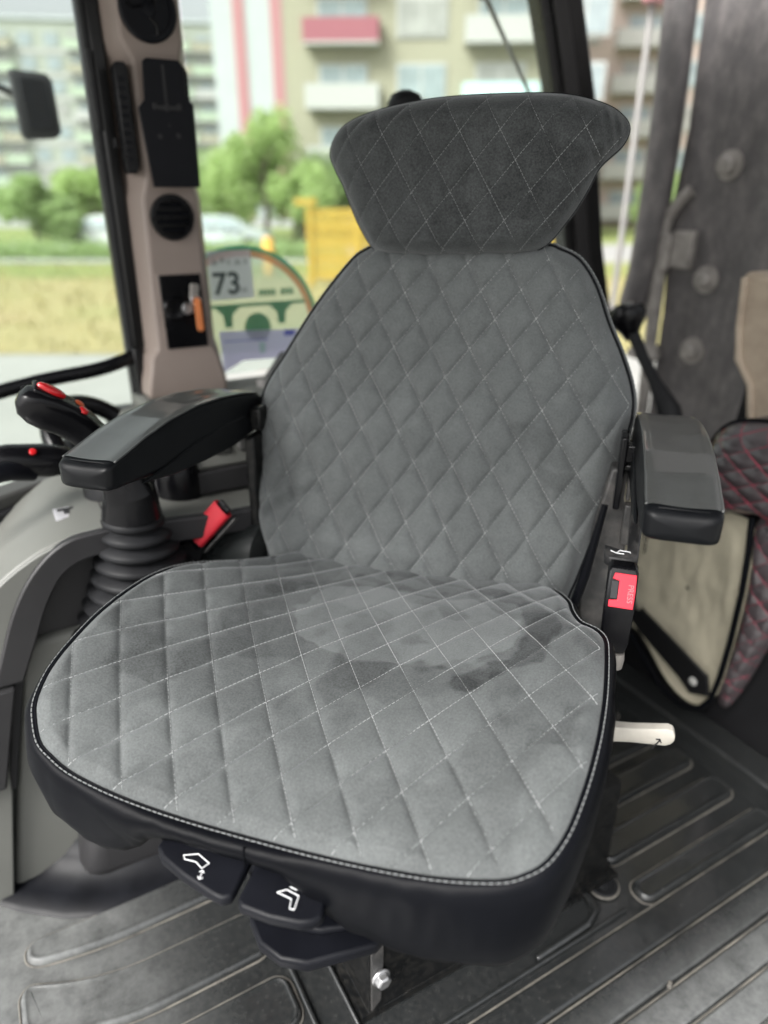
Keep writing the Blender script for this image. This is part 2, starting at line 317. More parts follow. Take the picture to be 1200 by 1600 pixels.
class Pad:
    """a stuffed, quilted panel: closed outline in (s, t), a smooth surface and a puffed quilt on it"""
    def __init__(s, outline, center, surf, out, quilt, puff, soft, NA=620, NR=135, folds=None, edge=.0, flat=None):
        s.flat = flat
        s.c = np.array(center); s.o = crom(outline, NA); s.surf = surf; s.out = np.array(out, float); s.q = quilt; s.puff = puff; s.soft = soft
        s.NA, s.NR = NA, NR; s.folds = folds; s.edge = edge
        d = s.o - s.c; s.ph = np.arctan2(d[:, 1], d[:, 0]); s.ra = np.linalg.norm(d, axis=1)
        k = np.argsort(s.ph); s.ph, s.ra = s.ph[k], s.ra[k]
    def rfrac(s, P):
        d = P - s.c; return np.linalg.norm(d, axis=1) / np.interp(np.arctan2(d[:, 1], d[:, 0]), s.ph, s.ra, period=2 * math.pi)
    def height(s, P):
        da, db = s.q.seam_dist(P)
        h = s.puff * ((1 - np.exp(-da / s.soft)) * (1 - np.exp(-db / s.soft))) + s.puff * .55 * ((1 - np.exp(-da / .018)) * (1 - np.exp(-db / .018)))
        if s.flat is not None: h = h * s.flat(P)
        # soft waves of the cloth
        w_ = np.array([fbm(p[0] * 9, p[1] * 9, s.puff * 900, 3) for p in P]) * .0016
        h = h + w_
        if s.folds is not None: h = h + s.folds(P)
        rf = s.rfrac(P); e = np.clip((rf - .955) / .045, 0, 1)
        return h * (1 - e) - s.edge * e ** 2
    def pos(s, P, off=0.):
        b = s.surf(P, s.rfrac(P)); return b + s.out * (s.height(P) + off)[:, None]
    def mesh(s, name, parent, nap):
        rr = (np.arange(1, s.NR + 1) / s.NR) ** .93
        P = np.vstack([s.c[None]] + [s.c + (s.o - s.c) * r for r in rr])
        X = s.pos(P); NA = s.NA
        f = [(0, 1 + j, 1 + (j + 1) % NA) for j in range(NA)]
        for i in range(s.NR - 1):
            k = 1 + i * NA
            f += [(k + j, k + NA + j, k + NA + (j + 1) % NA, k + (j + 1) % NA) for j in range(NA)]
        me = bpy.data.meshes.new(name); me.from_pydata(X.tolist(), [], f); me.update()
        bm = bmesh.new(); bm.from_mesh(me); bmesh.ops.recalc_face_normals(bm, faces=bm.faces)
        if sum((fc.normal.dot(Vector(s.out)) * fc.calc_area()) for fc in bm.faces) < 0: bmesh.ops.reverse_faces(bm, faces=bm.faces)
        bm.to_mesh(me); bm.free()
        me.polygons.foreach_set('use_smooth', [True] * len(me.polygons))
        at = me.attributes.new('nap', 'FLOAT', 'POINT'); at.data.foreach_set('value', nap(P).astype(np.float32))
        me.materials.append(M['suede']); o = bpy.data.objects.new(name, me); col.objects.link(o); o.parent = parent
        s.rim = X[-NA:]; return o
    def stitches(s, parent, ra, rb, dash=.0034, gap=.0015, m='thread_mid', wid=.00038, rmax=.994):
        mb = MB()
        lines = [('a', k) for k in range(*ra)] + [('b', k) for k in range(*rb)]
        for fam, k in lines:
            t = np.linspace(rb[0] - 1, rb[1], 1400) if fam == 'a' else np.linspace(ra[0] - 1, ra[1], 1400)
            P = s.q.fwd(np.full(t.shape, float(k)), t) if fam == 'a' else s.q.fwd(t, np.full(t.shape, float(k)))
            ok = s.rfrac(P) < rmax
            if ok.sum() < 8: continue
            i0, i1 = np.argmax(ok), len(ok) - np.argmax(ok[::-1])
            P = P[i0:i1]; ok = ok[i0:i1]
            d = np.r_[0, np.cumsum(np.linalg.norm(np.diff(P, axis=0), axis=1))]
            n = int(d[-1] / (dash + gap))
            if n < 2: continue
            u0 = np.arange(n) * (dash + gap); mk = lambda u: np.stack([np.interp(u, d, P[:, 0]), np.interp(u, d, P[:, 1])], 1)
            A, B = mk(u0), mk(u0 + dash); good = (s.rfrac(A) < rmax) & (s.rfrac(B) < rmax)
            lift = np.array([.00030 + .00055 * fbm(p[0] * 16 + k * 3.1, p[1] * 16, 5., 2) for p in A])
            XA, XB = s.pos(A, 0.) + s.out * lift[:, None], s.pos(B, 0.) + s.out * lift[:, None]
            for j in range(n):
                if not good[j]: continue
                a, b = Vector(XA[j]), Vector(XB[j]); dr = (b - a).normalized(); up = Vector(s.out); sd_ = dr.cross(up).normalized() * wid; up = up * wid
                mb.add([a - sd_ - up, a + sd_ - up, a + up, b - sd_ - up, b + sd_ - up, b + up], [(0, 1, 2), (5, 4, 3), (0, 3, 4, 1), (1, 4, 5, 2), (2, 5, 3, 0)])
        return mb.build('stitching', m, parent, smooth=False, kind='stuff')

def rim_band(pad, prof, out2d, down, nm, m, parent, hfun=None):
    """a band sewn to a pad's rim: prof = (outward, down) pairs"""
    rim = pad.rim; NA = len(rim); c = rim.mean(0); loops = []
    tan = np.roll(rim, -3, 0) - np.roll(rim, 3, 0); dn = np.array(down, float)
    nrm = np.cross(tan, dn); nrm /= np.linalg.norm(nrm, axis=1)[:, None]
    sg = np.sign(((rim - c) * nrm).sum(1).mean()); nrm *= sg
    for o_, d_ in prof:
        h = 1. if hfun is None else hfun(rim)
        dd = np.array(d_ * np.ones(NA)) if hfun is None else d_ * h
        loops.append(rim + nrm * o_ + dn * np.asarray(dd)[:, None])
    mb = MB(); mb.loft([[tuple(p) for p in l] for l in loops], caps=False)
    return mb.build(nm, m, parent, ang=180), nrm
def rim_line(pad, nrm, o_, d_, down, r, nm, m, parent, sel=None):
    pts = pad.rim + nrm * o_ + np.array(down) * d_
    if sel is not None: pts = pts[sel]
    mb = MB(); mb.tube([tuple(p) for p in pts] + ([tuple(pts[0])] if sel is None else []), r, 7, caps=sel is not None); return mb.build(nm, m, parent, ang=180)
def rim_dashes(pad, nrm, o_, d_, down, nm, m, parent, dash=.0042, gap=.0016, wid=.00055, sel=None):
    pts = pad.rim + nrm * o_ + np.array(down) * d_
    pts = np.vstack([pts, pts[:1]]) if sel is None else pts[sel]
    d = np.r_[0, np.cumsum(np.linalg.norm(np.diff(pts, axis=0), axis=1))]; mb = MB(); u = 0.
    mk = lambda t: Vector([np.interp(t, d, pts[:, k]) for k in range(3)])
    while u + dash < d[-1]:
        mb.tube([mk(u), mk(u + dash)], wid, 5); u += dash + gap
    return mb.build(nm, m, parent, smooth=False, kind='stuff')
def smooth01(x): x = np.clip(x, 0, 1); return x * x * (3 - 2 * x)

# --- cushion
CQ = [.124, .0765, .5229, -.0512, .0194, -.7225, -.2804, -.6756]
def cush_surf(P, rf):
    s_, t = P[:, 0], P[:, 1]; q = CQ
    bl = .25 + .75 * smooth01((t + .02) / .15)
    z = q[0] * t + q[3] * t * t + q[5] * t ** 3 + bl * (q[1] * s_ + q[2] * s_ * s_ + q[4] * s_ * t + q[6] * s_ * s_ * t + q[7] * s_ ** 3)
    return np.stack([s_, -t, z + SEAT_Z], 1)
C_OUT = [(-.201, .028), (-.238, .088), (-.273, .141), (-.288, .181), (-.295, .23), (-.298, .274), (-.298, .308), (-.297, .344), (-.294, .371), (-.286, .398), (-.275, .414), (-.258, .430), (-.239, .437), (-.218, .442), (-.188, .445), (-.154, .447), (-.094, .449), (-.03, .451), (.035, .454), (.091, .456), (.138, .456), (.181, .452), (.2, .445), (.214, .434), (.226, .412), (.234, .384), (.24, .354), (.245, .316), (.248, .267), (.248, .207), (.246, .177), (.237, .157), (.22, .139), (.21, .11), (.203, .06), (.185, .01), (.14, -.03), (0, -.04), (-.14, -.035), (-.18, -.01)]
cq = Quilt([[-0.280832, 0.177482], [0.023098, 0.036842], [0.000196, 4.6e-05], [0.031764, -0.038707], [-0.00021, 7.8e-05], [8.4e-05, -0.000142]], 2)
def strokes(P, lst):
    v = np.zeros(len(P))
    for pts, wd, amp in lst:
        A = np.array(pts); d = np.full(len(P), 9.)
        for a, b in zip(A[:-1], A[1:]):
            ab = b - a; t = np.clip(((P - a) @ ab) / (ab @ ab), 0, 1); d = np.minimum(d, np.linalg.norm(P - a - t[:, None] * ab, axis=1))
        n = np.array([noise.noise(Vector((p[0] * 34, p[1] * 34, 2.2))) for p in P]) * .011 + np.array([noise.noise(Vector((p[0] * 110, p[1] * 110, 7.))) for p in P]) * .003
        v += amp * (1 - smooth01((d + n - wd) / .006 + .5))
    return v
def patches(P, scale, seed, thr, amp):
    n = np.array([fbm(p[0] * scale + seed, p[1] * scale * .8 - seed, seed, 3) for p in P]); return amp * smooth01((n - thr) / .22 + .5)
def cush_nap(P):
    v = .39 + .07 * np.array([fbm(p[0] * 6, p[1] * 6, 1., 4) for p in P])
    d = np.hypot((P[:, 0] - .02) / .14, (P[:, 1] - .165) / .085); n = np.array([fbm(p[0] * 14, p[1] * 14, 3.7, 3) for p in P])
    v += .30 * (1 - smooth01((d + n * .34 - 1) / .06 + .5))
    v += strokes(P, [([(.123, .06), (.166, .108), (.185, .165), (.177, .215), (.154, .238), (.115, .262)], .014, -.34), ([(.02, .09), (.067, .108), (.085, .14)], .011, -.2), ([(-.07, .045), (.008, .068), (.055, .07)], .006, -.2),
        ([(-.156, .135), (-.115, .07), (-.09, .02)], .009, -.16), ([(.041, .194), (.07, .2)], .006, -.2), ([(-.17, .07), (-.12, .0)], .008, -.18), ([(.089, .243), (.118, .224)], .005, -.16), ([(-.03, .02), (.1, .05)], .008, -.18)])
    v += patches(P, 13, 11.3, .22, -.15) * (P[:, 1] < .34) + patches(P, 10, 4.1, .2, .10) + .06 * smooth01((P[:, 1] - .28) / .12)
    return np.clip(v, .05, 1)
def cush_folds(P):
    return .0010 * np.array([noise.noise(Vector((p[0] * 25, p[1] * 60, 3.))) for p in P]) * smooth01((P[:, 1] - .3) / .12)
cpad = Pad(C_OUT, (-.025, .23), cush_surf, (0, 0, 1), cq, .0046, .0040, NA=860, NR=180, folds=cush_folds, edge=.004, flat=lambda P: .30 + .70 * smooth01(np.hypot((P[:, 0] - .03) / .20, (P[:, 1] - .16) / .17) - .55))
cushion = cpad.mesh('cushion', seat, cush_nap)
cpad.stitches(cushion, (-4, 12), (-3, 17))
def skirt_h(rim):
    t, s_ = -rim[:, 1], rim[:, 0]
    hf = np.interp(s_, [-.30, -.25, -.19, -.155, -.13, -.10, -.03, .005, .03, .06, .11, .2, .25], [.088, .092, .084, .066, .034, .026, .026, .034, .066, .088, .097, .102, .102])
    f = smooth01((t - .36) / .05); return hf * f + .1 * (1 - f)
skirt, cn = rim_band(cpad, [(0, 0), (.003, -.012), (.0075, .01), (.0115, .07), (.0135, .2), (.0135, .4), (.011, .62), (.007, .84), (.001, .97), (-.006, 1.0), (-.05, 1.03)], None, (0, 0, -1), 'skirt', 'leather', seat, skirt_h)
for v_ in skirt.data.vertices:
    if v_.index > 3 * cpad.NA:
        n_ = 1.6 * noise.noise(Vector((v_.co.x * 16 + v_.co.z * 20, v_.co.y * 16, v_.co.z * 9))) + .8 * noise.noise(Vector((v_.co.x * 60 + v_.co.z * 50, v_.co.y * 40, v_.co.z * 25)))
        v_.co.x += n_ * .0016; v_.co.y += n_ * .0022; v_.co.z += n_ * .001
rim_line(cpad, cn, .0008, -.0004, (0, 0, -1), .0009, 'piping', 'leather', cushion)
rim_dashes(cpad, cn, .0042, -.0012, (0, 0, -1), 'seam_stitching', 'thread_dim', skirt)
mb = MB(); mb.tube([(-.030, -.462, SEAT_Z - .0265), (-.0295, -.4645, SEAT_Z - .032), (-.029, -.4655, SEAT_Z - .046)], .0011, 6); mb.build('seam', 'leather', skirt)
mb = MB(); mb.loft([[(-.25 + .02 * k, -.40, SEAT_Z - .072), (.20 - .02 * k, -.41, SEAT_Z - .072), (.21 - .02 * k, .02, SEAT_Z - .072), (-.25 + .02 * k, .02, SEAT_Z - .072)] if k == 0 else [(-.22, -.34, SEAT_Z - .13), (.19, -.34, SEAT_Z - .13), (.19, .02, SEAT_Z - .13), (-.22, .02, SEAT_Z - .13)] for k in (0, 1)])
mb.build('seat_pan', 'black_plastic', seat, bevel=.008)

# --- backrest
TB = math.tan(R(14))
def back_surf(P, rf):
    s_, z = P[:, 0], P[:, 1]; e = np.clip((rf - .86) / .14, 0, 1)
    y = z * TB + 1.6 * np.maximum(0, abs(s_) - .13) ** 2 + .020 * e ** 2 - .012 * np.exp(-((z - .03) / .06) ** 2)
    return np.stack([s_, y, z + SEAT_Z], 1)
B_OUT = [(-.215, -.05), (-.2443, -.005), (-.2592, .041), (-.2676, .0958), (-.269, .1698), (-.2585, .217), (-.2249, .2657), (-.1756, .3372), (-.1315, .3914), (-.1102, .4084), (-.0799, .418), (.0153, .4215), (.1179, .419), (.1415, .4139), (.1657, .4019), (.188, .3731), (.2086, .329), (.2285, .2915), (.245, .2532), (.2506, .2222), (.2464, .1829), (.2408, .135), (.2302, .0944), (.2163, .0446), (.2035, -.005), (.185, -.055), (.1, -.07), (-.12, -.07)]
B_OUT = [(s_ * 1.015, z_) for s_, z_ in B_OUT]
bq = Quilt([[0.0923, 0.224346], [0.02452, -0.036782], [0.000563, -0.000562], [0.028008, 0.038468], [-0.000466, 0.000899], [2.3e-05, -0.000136]], 2)
def back_nap(P):
    v = .53 + .06 * np.array([fbm(p[0] * 7, p[1] * 7, 9., 4) for p in P])
    v += strokes(P, [([(-.237, .055), (-.182, .09), (-.152, .105)], .008, -.14), ([(-.228, .123), (-.196, .15), (-.188, .2)], .012, .08), ([(.148, .148), (.198, .135)], .008, -.12), ([(-.13, .035), (-.015, .03)], .01, .06), ([(.12, .2), (.18, .17)], .014, -.08)])
    v += patches(P, 9, 21.7, .16, -.05) + patches(P, 12, 33.1, .2, .05) * (P[:, 1] < .25)
    return np.clip(v, .05, 1)
bpad = Pad(B_OUT, (-.008, .19), back_surf, (0, -.97, .24), bq, .0056, .0045, NA=860, NR=180, edge=.002)
backrest = bpad.mesh('backrest', seat, back_nap)
bpad.stitches(backrest, (-10, 8), (-12, 14), m='thread')
bdn = (0, .97, -.24)
side, bn = rim_band(bpad, [(0, 0), (.0015, -.001), (.0045, .003), (.0065, .010), (.0065, .022), (.003, .045), (-.012, .062), (-.06, .075), (-.12, .08)], None, bdn, 'side_band', 'suede', backrest)
at = side.data.attributes.new('nap', 'FLOAT', 'POINT'); at.data.foreach_set('value', np.full(len(side.data.vertices), .3, np.float32))
rim_line(bpad, bn, .0018, .0004, bdn, .0016, 'piping', 'leather', backrest)
rim_dashes(bpad, bn, .0062, .006, bdn, 'seam_stitching', 'thread_dim', backrest, wid=.0006)
mb = MB(); mb.prism([(-.20, -.02), (.19, -.02), (.19, .34), (.10, .40), (-.10, .40), (-.20, .30)], lambda x, z: (x, z * TB + .07, z + SEAT_Z), lambda x, z: (x, z * TB + .10, z + SEAT_Z)); mb.build('back_shell', 'black_plastic', backrest, bevel=.01)

# --- headrest
def head_surf(P, rf):
    s_, z = P[:, 0], P[:, 1]; e = np.clip((rf - .72) / .28, 0, 1)
    y = .43 * TB - .03 + (z - .43) * math.tan(R(6)) + 1.2 * np.maximum(0, abs(s_ - .028) - .06) ** 2 + .034 * e ** 2.2
    return np.stack([s_, y, z + SEAT_Z], 1)
H_OUT = [(-.1477, .5265), (-.136, .5497), (-.1097, .5641), (-.0604, .5754), (.0015, .582), (.0759, .5828), (.1328, .5802), (.1754, .5703), (.1965, .5590), (.2065, .5455), (.2010, .5280), (.1790, .5060), (.1670, .4802), (.1501, .4512), (.1204, .4171), (.0755, .4092), (.0219, .4059), (-.0372, .4054), (-.0798, .4099), (-.1025, .436), (-.1184, .4659), (-.1288, .4882), (-.1401, .5066)]
H_OUT = [((s_ * 1.09 - .006) if s_ < .03 else s_ * 1.01, .40 + (z_ - .40) * 1.02) for s_, z_ in H_OUT]
hq = Quilt([[0.017835, 0.545819], [0.02024, -0.032345], [0.027744, 0.033053]], 1)
def head_folds(P):
    v = np.zeros(len(P))
    A, B = np.array((.158, .556)), np.array((.178, .507)); ab = B - A; t = np.clip(((P - A) @ ab) / (ab @ ab), 0, 1.); d = np.linalg.norm(P - A - t[:, None] * ab, axis=1)
    v -= .010 * np.exp(-d / .005) * t
    k = smooth01((P[:, 0] - .165) / .02); v += .0013 * np.sin((P[:, 0] * .9 + P[:, 1] * .25) * 620) * k
    return v
def head_nap_shade(P):  # dark nap, with the cab roof's shade also put into the headrest colour
    v = .15 + .05 * np.array([fbm(p[0] * 8, p[1] * 8, 19., 4) for p in P]) + patches(P, 11, 41.7, .2, -.06)
    return np.clip(v, .03, 1)
hpad = Pad(H_OUT, (.025, .495), head_surf, (0, -.99, .12), hq, .0028, .0035, NA=560, NR=120, folds=head_folds, edge=.001)
headrest = hpad.mesh('headrest', seat, head_nap_shade)
hpad.stitches(headrest, (-8, 9), (-9, 9), dash=.003, gap=.0013, wid=.00036, rmax=.97, m='thread_mid')
hdn = (0, .99, -.12)
hb, hn = rim_band(hpad, [(0, 0), (.001, .004), (.0015, .010), (-.001, .022), (-.006, .036), (-.022, .052), (-.05, .062), (-.075, .064)], None, hdn, 'rear_cover', 'suede', headrest)
at = hb.data.attributes.new('nap', 'FLOAT', 'POINT'); at.data.foreach_set('value', np.full(len(hb.data.vertices), .22, np.float32))
rim_line(hpad, hn, .0008, .0035, hdn, .0011, 'piping', 'leather', headrest)

# --- armrests
def armrest(sx, name_label):
    # stations along y: (y, z top, z bottom, half width)
    st = [(-.262, .204, .196, .012), (-.2605, .211, .190, .026), (-.257, .216, .187, .0325), (-.248, .2195, .1855, .0345), (-.23, .2225, .184, .035), (-.19, .230, .178, .035), (-.14, .236, .164, .0355), (-.08, .2375, .158, .036), (-.02, .233, .154, .0365), (.04, .224, .152, .0365), (.085, .214, .156, .036), (.10, .206, .166, .033), (.106, .196, .176, .02)]
    ys = np.array([a[0] for a in st]); yy = np.unique(np.r_[np.linspace(ys[0], ys[-1], 42), ys])
    zt, zb, hw = (np.interp(yy, ys, [a[k] for a in st]) for k in (1, 2, 3))
    loops = []
    for y, a, b, h in zip(yy, zt, zb, hw):
        cz = (a + b) / 2; hh = (a - b) / 2; l = []
        for j in range(36):
            t = 2 * math.pi * j / 36; c_, s_ = math.cos(t), math.sin(t); e = .30 if s_ > 0 else .34
            x = abs(c_) ** e * math.copysign(1, c_) * h; z = abs(s_) ** e * math.copysign(1, s_) * hh
            if s_ > 0: z -= .0025 * (1 - (x / h) ** 2) * (s_ > .5)
            l.append((x, y, cz + z + SEAT_Z))
        loops.append(l)
    root = MB().loft(loops).build('armrest', 'arm_body', seat, ang=60); root.location.x = sx; root['label'] = name_label
    # grained top skin
    m2 = MB(); lp = []
    for y, a, h in zip(yy, zt, hw):
        if y < -.2485 or y > .085: continue
        xs = np.linspace(-1, 1, 13) * h * .93
        lp.append([(x, y, a + SEAT_Z + .0006 - .0028 * (1 - (x / h) ** 2) - .004 * abs(x / h) ** 8 + .0005) for x in xs])
    m2.loft(lp, caps=False, closed=False); m2.build('top_skin', 'arm_skin', root, ang=80)
    for s_ in (-1, 1):
        m3 = MB(); m3.tube([(s_ * h * .94, y, a + SEAT_Z - .0022) for y, a, h in zip(yy, zt, hw) if -.2485 <= y <= .085], .0013, 6); m3.build('seam', 'arm_skin', root, ang=180)
    m3 = MB(); m3.tube([(x, -.2485 - .004 * (1 - (x / .032) ** 2), .2188 + SEAT_Z - .003 * abs(x / .032) ** 4 - .002) for x in np.linspace(-.0315, .0315, 13)], .0010, 6); m3.build('front_seam', 'arm_body', root, ang=180)
    # lower side shell with curved upper edge
    inner = -1 if sx > 0 else 1
    poly = [(-.215, .183), (-.16, .187), (-.10, .194), (-.04, .196), (.03, .193), (.075, .182), (.07, .164), (.0, .159), (-.08, .164), (-.15, .171)]
    m4 = MB(); m4.prism(poly, lambda y, z: (inner * .0335, y, z + SEAT_Z - .002), lambda y, z: (inner * .0380, y, z + SEAT_Z - .002)); m4.build('side_shell', 'arm_body', root, bevel=.002)
    return root
armrest(-.303, 'armrest nearer the steering side, arched with grained grey-black top')
ar = armrest(.297, 'armrest on the rear side, its grained top seen end on'); ar.location.y = .048
# hinges and side bracket
mb = MB(); mb.bb((-.266, .048, SEAT_Z + .165), (-.248, .075, SEAT_Z + .198)); mb.bb((-.268, .03, SEAT_Z + .02), (-.252, .075, SEAT_Z + .16)); mb.build('armrest_hinge', 'painted_black', seat, bevel=.004)
mb = MB(); mb.bb((.2445, .012, SEAT_Z + .12), (.2525, .05, SEAT_Z + .213)); mb.bb((.250, .018, SEAT_Z + .180), (.272, .036, SEAT_Z + .202)); mb.bb((.250, .022, SEAT_Z + .168), (.268, .03, SEAT_Z + .176)); mb.build('armrest_hinge', 'gloss_plastic', seat, bevel=.002)
mb = MB(); mb.prism([(.225, -.10), (.262, -.10), (.262, -.02), (.268, .05), (.268, .09), (.258, .12), (.258, .165), (.238, .165), (.225, .08), (.218, -.02)], lambda x, z: (x, .03 + max(0, z) * .05, z + SEAT_Z), lambda x, z: (x, .06 + max(0, z) * .05, z + SEAT_Z)); mb.build('side_bracket', 'bracket_grey', seat, bevel=.004)
mb = MB(); mb.bb((.259, .018, SEAT_Z + .07), (.270, .034, SEAT_Z + .125)); mb.bb((.2585, .02, SEAT_Z + .13), (.264, .034, SEAT_Z + .16)); mb.build('bracket_clip', 'bracket_grey', seat, bevel=.002)
mb = MB(); mb.tube([(.206, -.005, SEAT_Z - .05), (.222, -.002, SEAT_Z + .03), (.2355, .012, SEAT_Z + .125)], [.006, .006, .004], 8); mb.build('zip_edge', 'leather', backrest)
mb = MB(); mb.prism([(.240, -.032), (.240, -.058), (.246, -.066), (.270, -.066), (.278, -.058), (.282, .018), (.266, .018), (.266, -.040), (.262, -.042)], lambda x, y: (x, y, SEAT_Z + .080 + max(0, y + .03) * .9), lambda x, y: (x, y, SEAT_Z + .093 + max(0, y + .03) * .9))
rl = mb.build('recline_lever', 'lever_black', seat, bevel=.003)
mb = MB()
zz = SEAT_Z + .0938
for a, b in (((.247, -.050), (.2535, -.055)), ((.2535, -.055), (.257, -.047)), ((.257, -.047), (.2685, -.048)), ((.2685, -.048), (.270, -.054)), ((.2535, -.055), (.262, -.055))): mb.tube([(a[0], a[1], zz), (b[0], b[1], zz)], .0007, 5)
mb.build('symbol', 'symbol_white', rl)
# buckle
by, bx = -.105, .2615
mb = MB(); mb.loft([[(bx + sx_ * w_, by + yo + sy_ * d_, SEAT_Z + z) for sx_, sy_ in ((-1, -1), (1, -1), (1, 1), (-1, 1))] for z, w_, d_, yo in ((-.006, .0125, .008, .0), (.008, .0155, .010, .0), (.056, .0165, .0115, 0), (.092, .016, .0115, .018), (.097, .0135, .009, .019))])
bku = mb.build('belt_buckle', 'gloss_plastic', seat, bevel=.0035, seg=3)
# sloping face of the button: from (y=-.117,z=.056) up to (y=-.098,z=.093)
p0 = Vector((bx, by - .0118, SEAT_Z + .0555)); p1 = Vector((bx, by + .0058, SEAT_Z + .0925)); ud = (p1 - p0); nd = Vector((1, 0, 0)).cross(ud).normalized()
def bf(x, k, h): return tuple(p0 + ud * k + Vector((x, 0, 0)) + nd * h)
mb = MB(); mb.prism([(-.0125, .03), (.014, .03), (.0148, .5), (.0142, .97), (-.009, .97), (-.0108, .80), (-.0035, .76), (-.0035, .25), (-.0125, .22)], lambda x, k: bf(x, k, .0002), lambda x, k: bf(x, k, .0022))
btn = mb.build('press_button', 'button_red', bku, bevel=.0006)
mb = MB(); mb.prism([(-.0112, .27), (-.0042, .27), (-.0042, .74), (-.0112, .74)], lambda x, k: bf(x, k, .0001), lambda x, k: bf(x, k, .0007)); mb.build('tongue_slot', 'ink', bku)
text_mesh('PRESS', .0082, 'lettering', 'press_ink', btn, axes(bf(.0092, .44, .0023), -ud, Vector((1, 0, 0))))
mb = MB(); mb.lathe([(.006, -.03), (.010, -.028), (.011, -.018), (.010, -.008)], (bx + .004, by, SEAT_Z), (0, 0, 1), 20); mb.build('buckle_mount', 'dusty_steel', bku)
# retractor cover with the red-sleeved belt tongue
ret = MB(); lo = []
for k in range(11):
    t = k / 10; x = -.395 + .155 * t; r_ = .045 * (.55 + .45 * math.sin(min(1, t * 1.5) * math.pi / 2)); zc = SEAT_Z - .075 + .045 * t
    lo.append([(x + .02 * math.cos(a), .045 + r_ * 1.0 * math.cos(a), zc + r_ * 1.35 * math.sin(a)) for a in [2 * math.pi * j / 26 for j in range(26)]])
rc = ret.loft(lo).build('belt_retractor', 'arm_gloss', seat, ang=60)
d0 = Vector((-.336, -.016, SEAT_Z + .010)); d1 = Vector((-.292, -.004, SEAT_Z + .060)); ax = (d1 - d0).normalized(); sdv = ax.cross(Vector((0, -1, .35))).normalized(); upv = sdv.cross(ax).normalized()
def sleeve_loop(p, w_, h_, n=22): return [p + sdv * (abs(math.cos(a)) ** .7 * math.copysign(w_, math.cos(a))) + upv * (abs(math.sin(a)) ** .7 * math.copysign(h_, math.sin(a))) for a in [2 * math.pi * j / n for j in range(n)]]
mb = MB(); mb.loft([sleeve_loop(d0 + (d1 - d0) * t, .0165, .0078) for t in np.linspace(0, 1, 9)] + [sleeve_loop(d0 + (d1 - d0) * t, .0152, .0064) for t in np.linspace(1, 0, 9)], caps=False)
mb.build('red_sleeve', 'belt_red', rc, ang=50)
mb = MB(); mb.box(d0 - ax * .004, (.012, .030, .008), Matrix((ax, sdv, upv)).transposed()); mb.box(d0 - ax * .010 - sdv * .012, (.026, .010, .009), Matrix((ax, sdv, upv)).transposed()); mb.build('belt_tongue', 'gloss_plastic', rc, bevel=.002)
mb = MB(); mb.box(d1 + ax * .002, (.012, .022, .005), Matrix((ax, sdv, upv)).transposed()); mb.build('belt_end', 'gloss_plastic', rc, bevel=.002)
mb = MB(); mb.box((d0 + d1) / 2 + sdv * .024 - upv * .004, (.075, .003, .010), Matrix((ax, sdv, upv)).transposed()); mb.build('belt_slot', 'bracket_grey', rc, bevel=.001)
# two adjuster paddles under the front edge
def paddle(poly, z0, zf, lab, sym):
    poly = [(x, y if y > -.45 else -.45 + (y + .45) * .68) for x, y in poly]; sym = [tuple((x, -.45 + (y + .45) * .68) for x, y in seg_) for seg_ in sym]
    f = lambda x, y, h: (x, y, SEAT_Z + z0 + zf * (y + .45) + h)
    m_ = MB().prism(poly, lambda x, y: f(x, y, -.011), lambda x, y: f(x, y, 0)); o = m_.build('adjuster_paddle', 'black_plastic', seat, bevel=.0035, seg=3); o['label'] = lab
    s_ = MB()
    for a, b in sym: s_.tube([f(*a, .0002), f(*b, .0002)], .00045, 5)
    s_.build('symbol', 'symbol_white', o); return o
paddle([(-.122, -.462), (-.112, -.475), (-.085, -.4895), (-.052, -.502), (-.042, -.504), (-.034, -.498), (-.034, -.40), (-.118, -.40)], -.060, .10, 'paddle with a fore-and-aft arrow symbol',
    [((-.0935, -.4645), (-.0815, -.4575)), ((-.0815, -.4575), (-.0675, -.4655)), ((-.0675, -.4655), (-.0715, -.4745)), ((-.0715, -.4745), (-.0795, -.4685)), ((-.0795, -.4685), (-.0905, -.4690)), ((-.0905, -.4690), (-.0935, -.4645)), ((-.0695, -.4765), (-.0685, -.4885)), ((-.0695, -.4765), (-.072, -.4795)), ((-.0695, -.4765), (-.0672, -.4795)), ((-.0685, -.4885), (-.071, -.4855)), ((-.0685, -.4885), (-.0662, -.4855))])
paddle([(-.029, -.498), (-.024, -.5045), (.002, -.507), (.028, -.504), (.038, -.499), (.045, -.489), (.044, -.475), (.030, -.44), (.026, -.40), (-.029, -.40)], -.062, .10, 'paddle with a backrest tilt symbol',
    [((.0005, -.4755), (.0075, -.469), ), ((.0075, -.469), (.0195, -.4725)), ((.0195, -.4725), (.0205, -.490)), ((.0205, -.490), (.0165, -.4905)), ((.0165, -.4905), (.0145, -.4785)), ((.0145, -.4785), (.0005, -.4755)), ((.009, -.4645), (.016, -.466))])
# grooved tray below
f_tray = [(-.062, -.405), (-.050, -.435), (-.030, -.455), (-.005, -.463), (.02, -.46), (.075, -.425), (.10, -.36), (-.05, -.36)]
mb = MB(); mb.prism(f_tray, lambda x, y: (x, y, SEAT_Z - .172), lambda x, y: (x, y, SEAT_Z - .158)); tr = mb.build('lower_tray', 'black_plastic', seat, bevel=.004, seg=3)
mb = MB(); mb.prism([(x * .8 + .006, (y + .40) * .62 - .395) for x, y in f_tray], lambda x, y: (x, y, SEAT_Z - .16), lambda x, y: (x, y, SEAT_Z - .150)); mb.build('tray_step', 'black_plastic', tr, bevel=.004, seg=3)
mb = MB(); mb.box((-.064, -.412, SEAT_Z - .166), (.010, .02, .02)); mb.build('tray_clip', 'black_plastic', tr, bevel=.002)
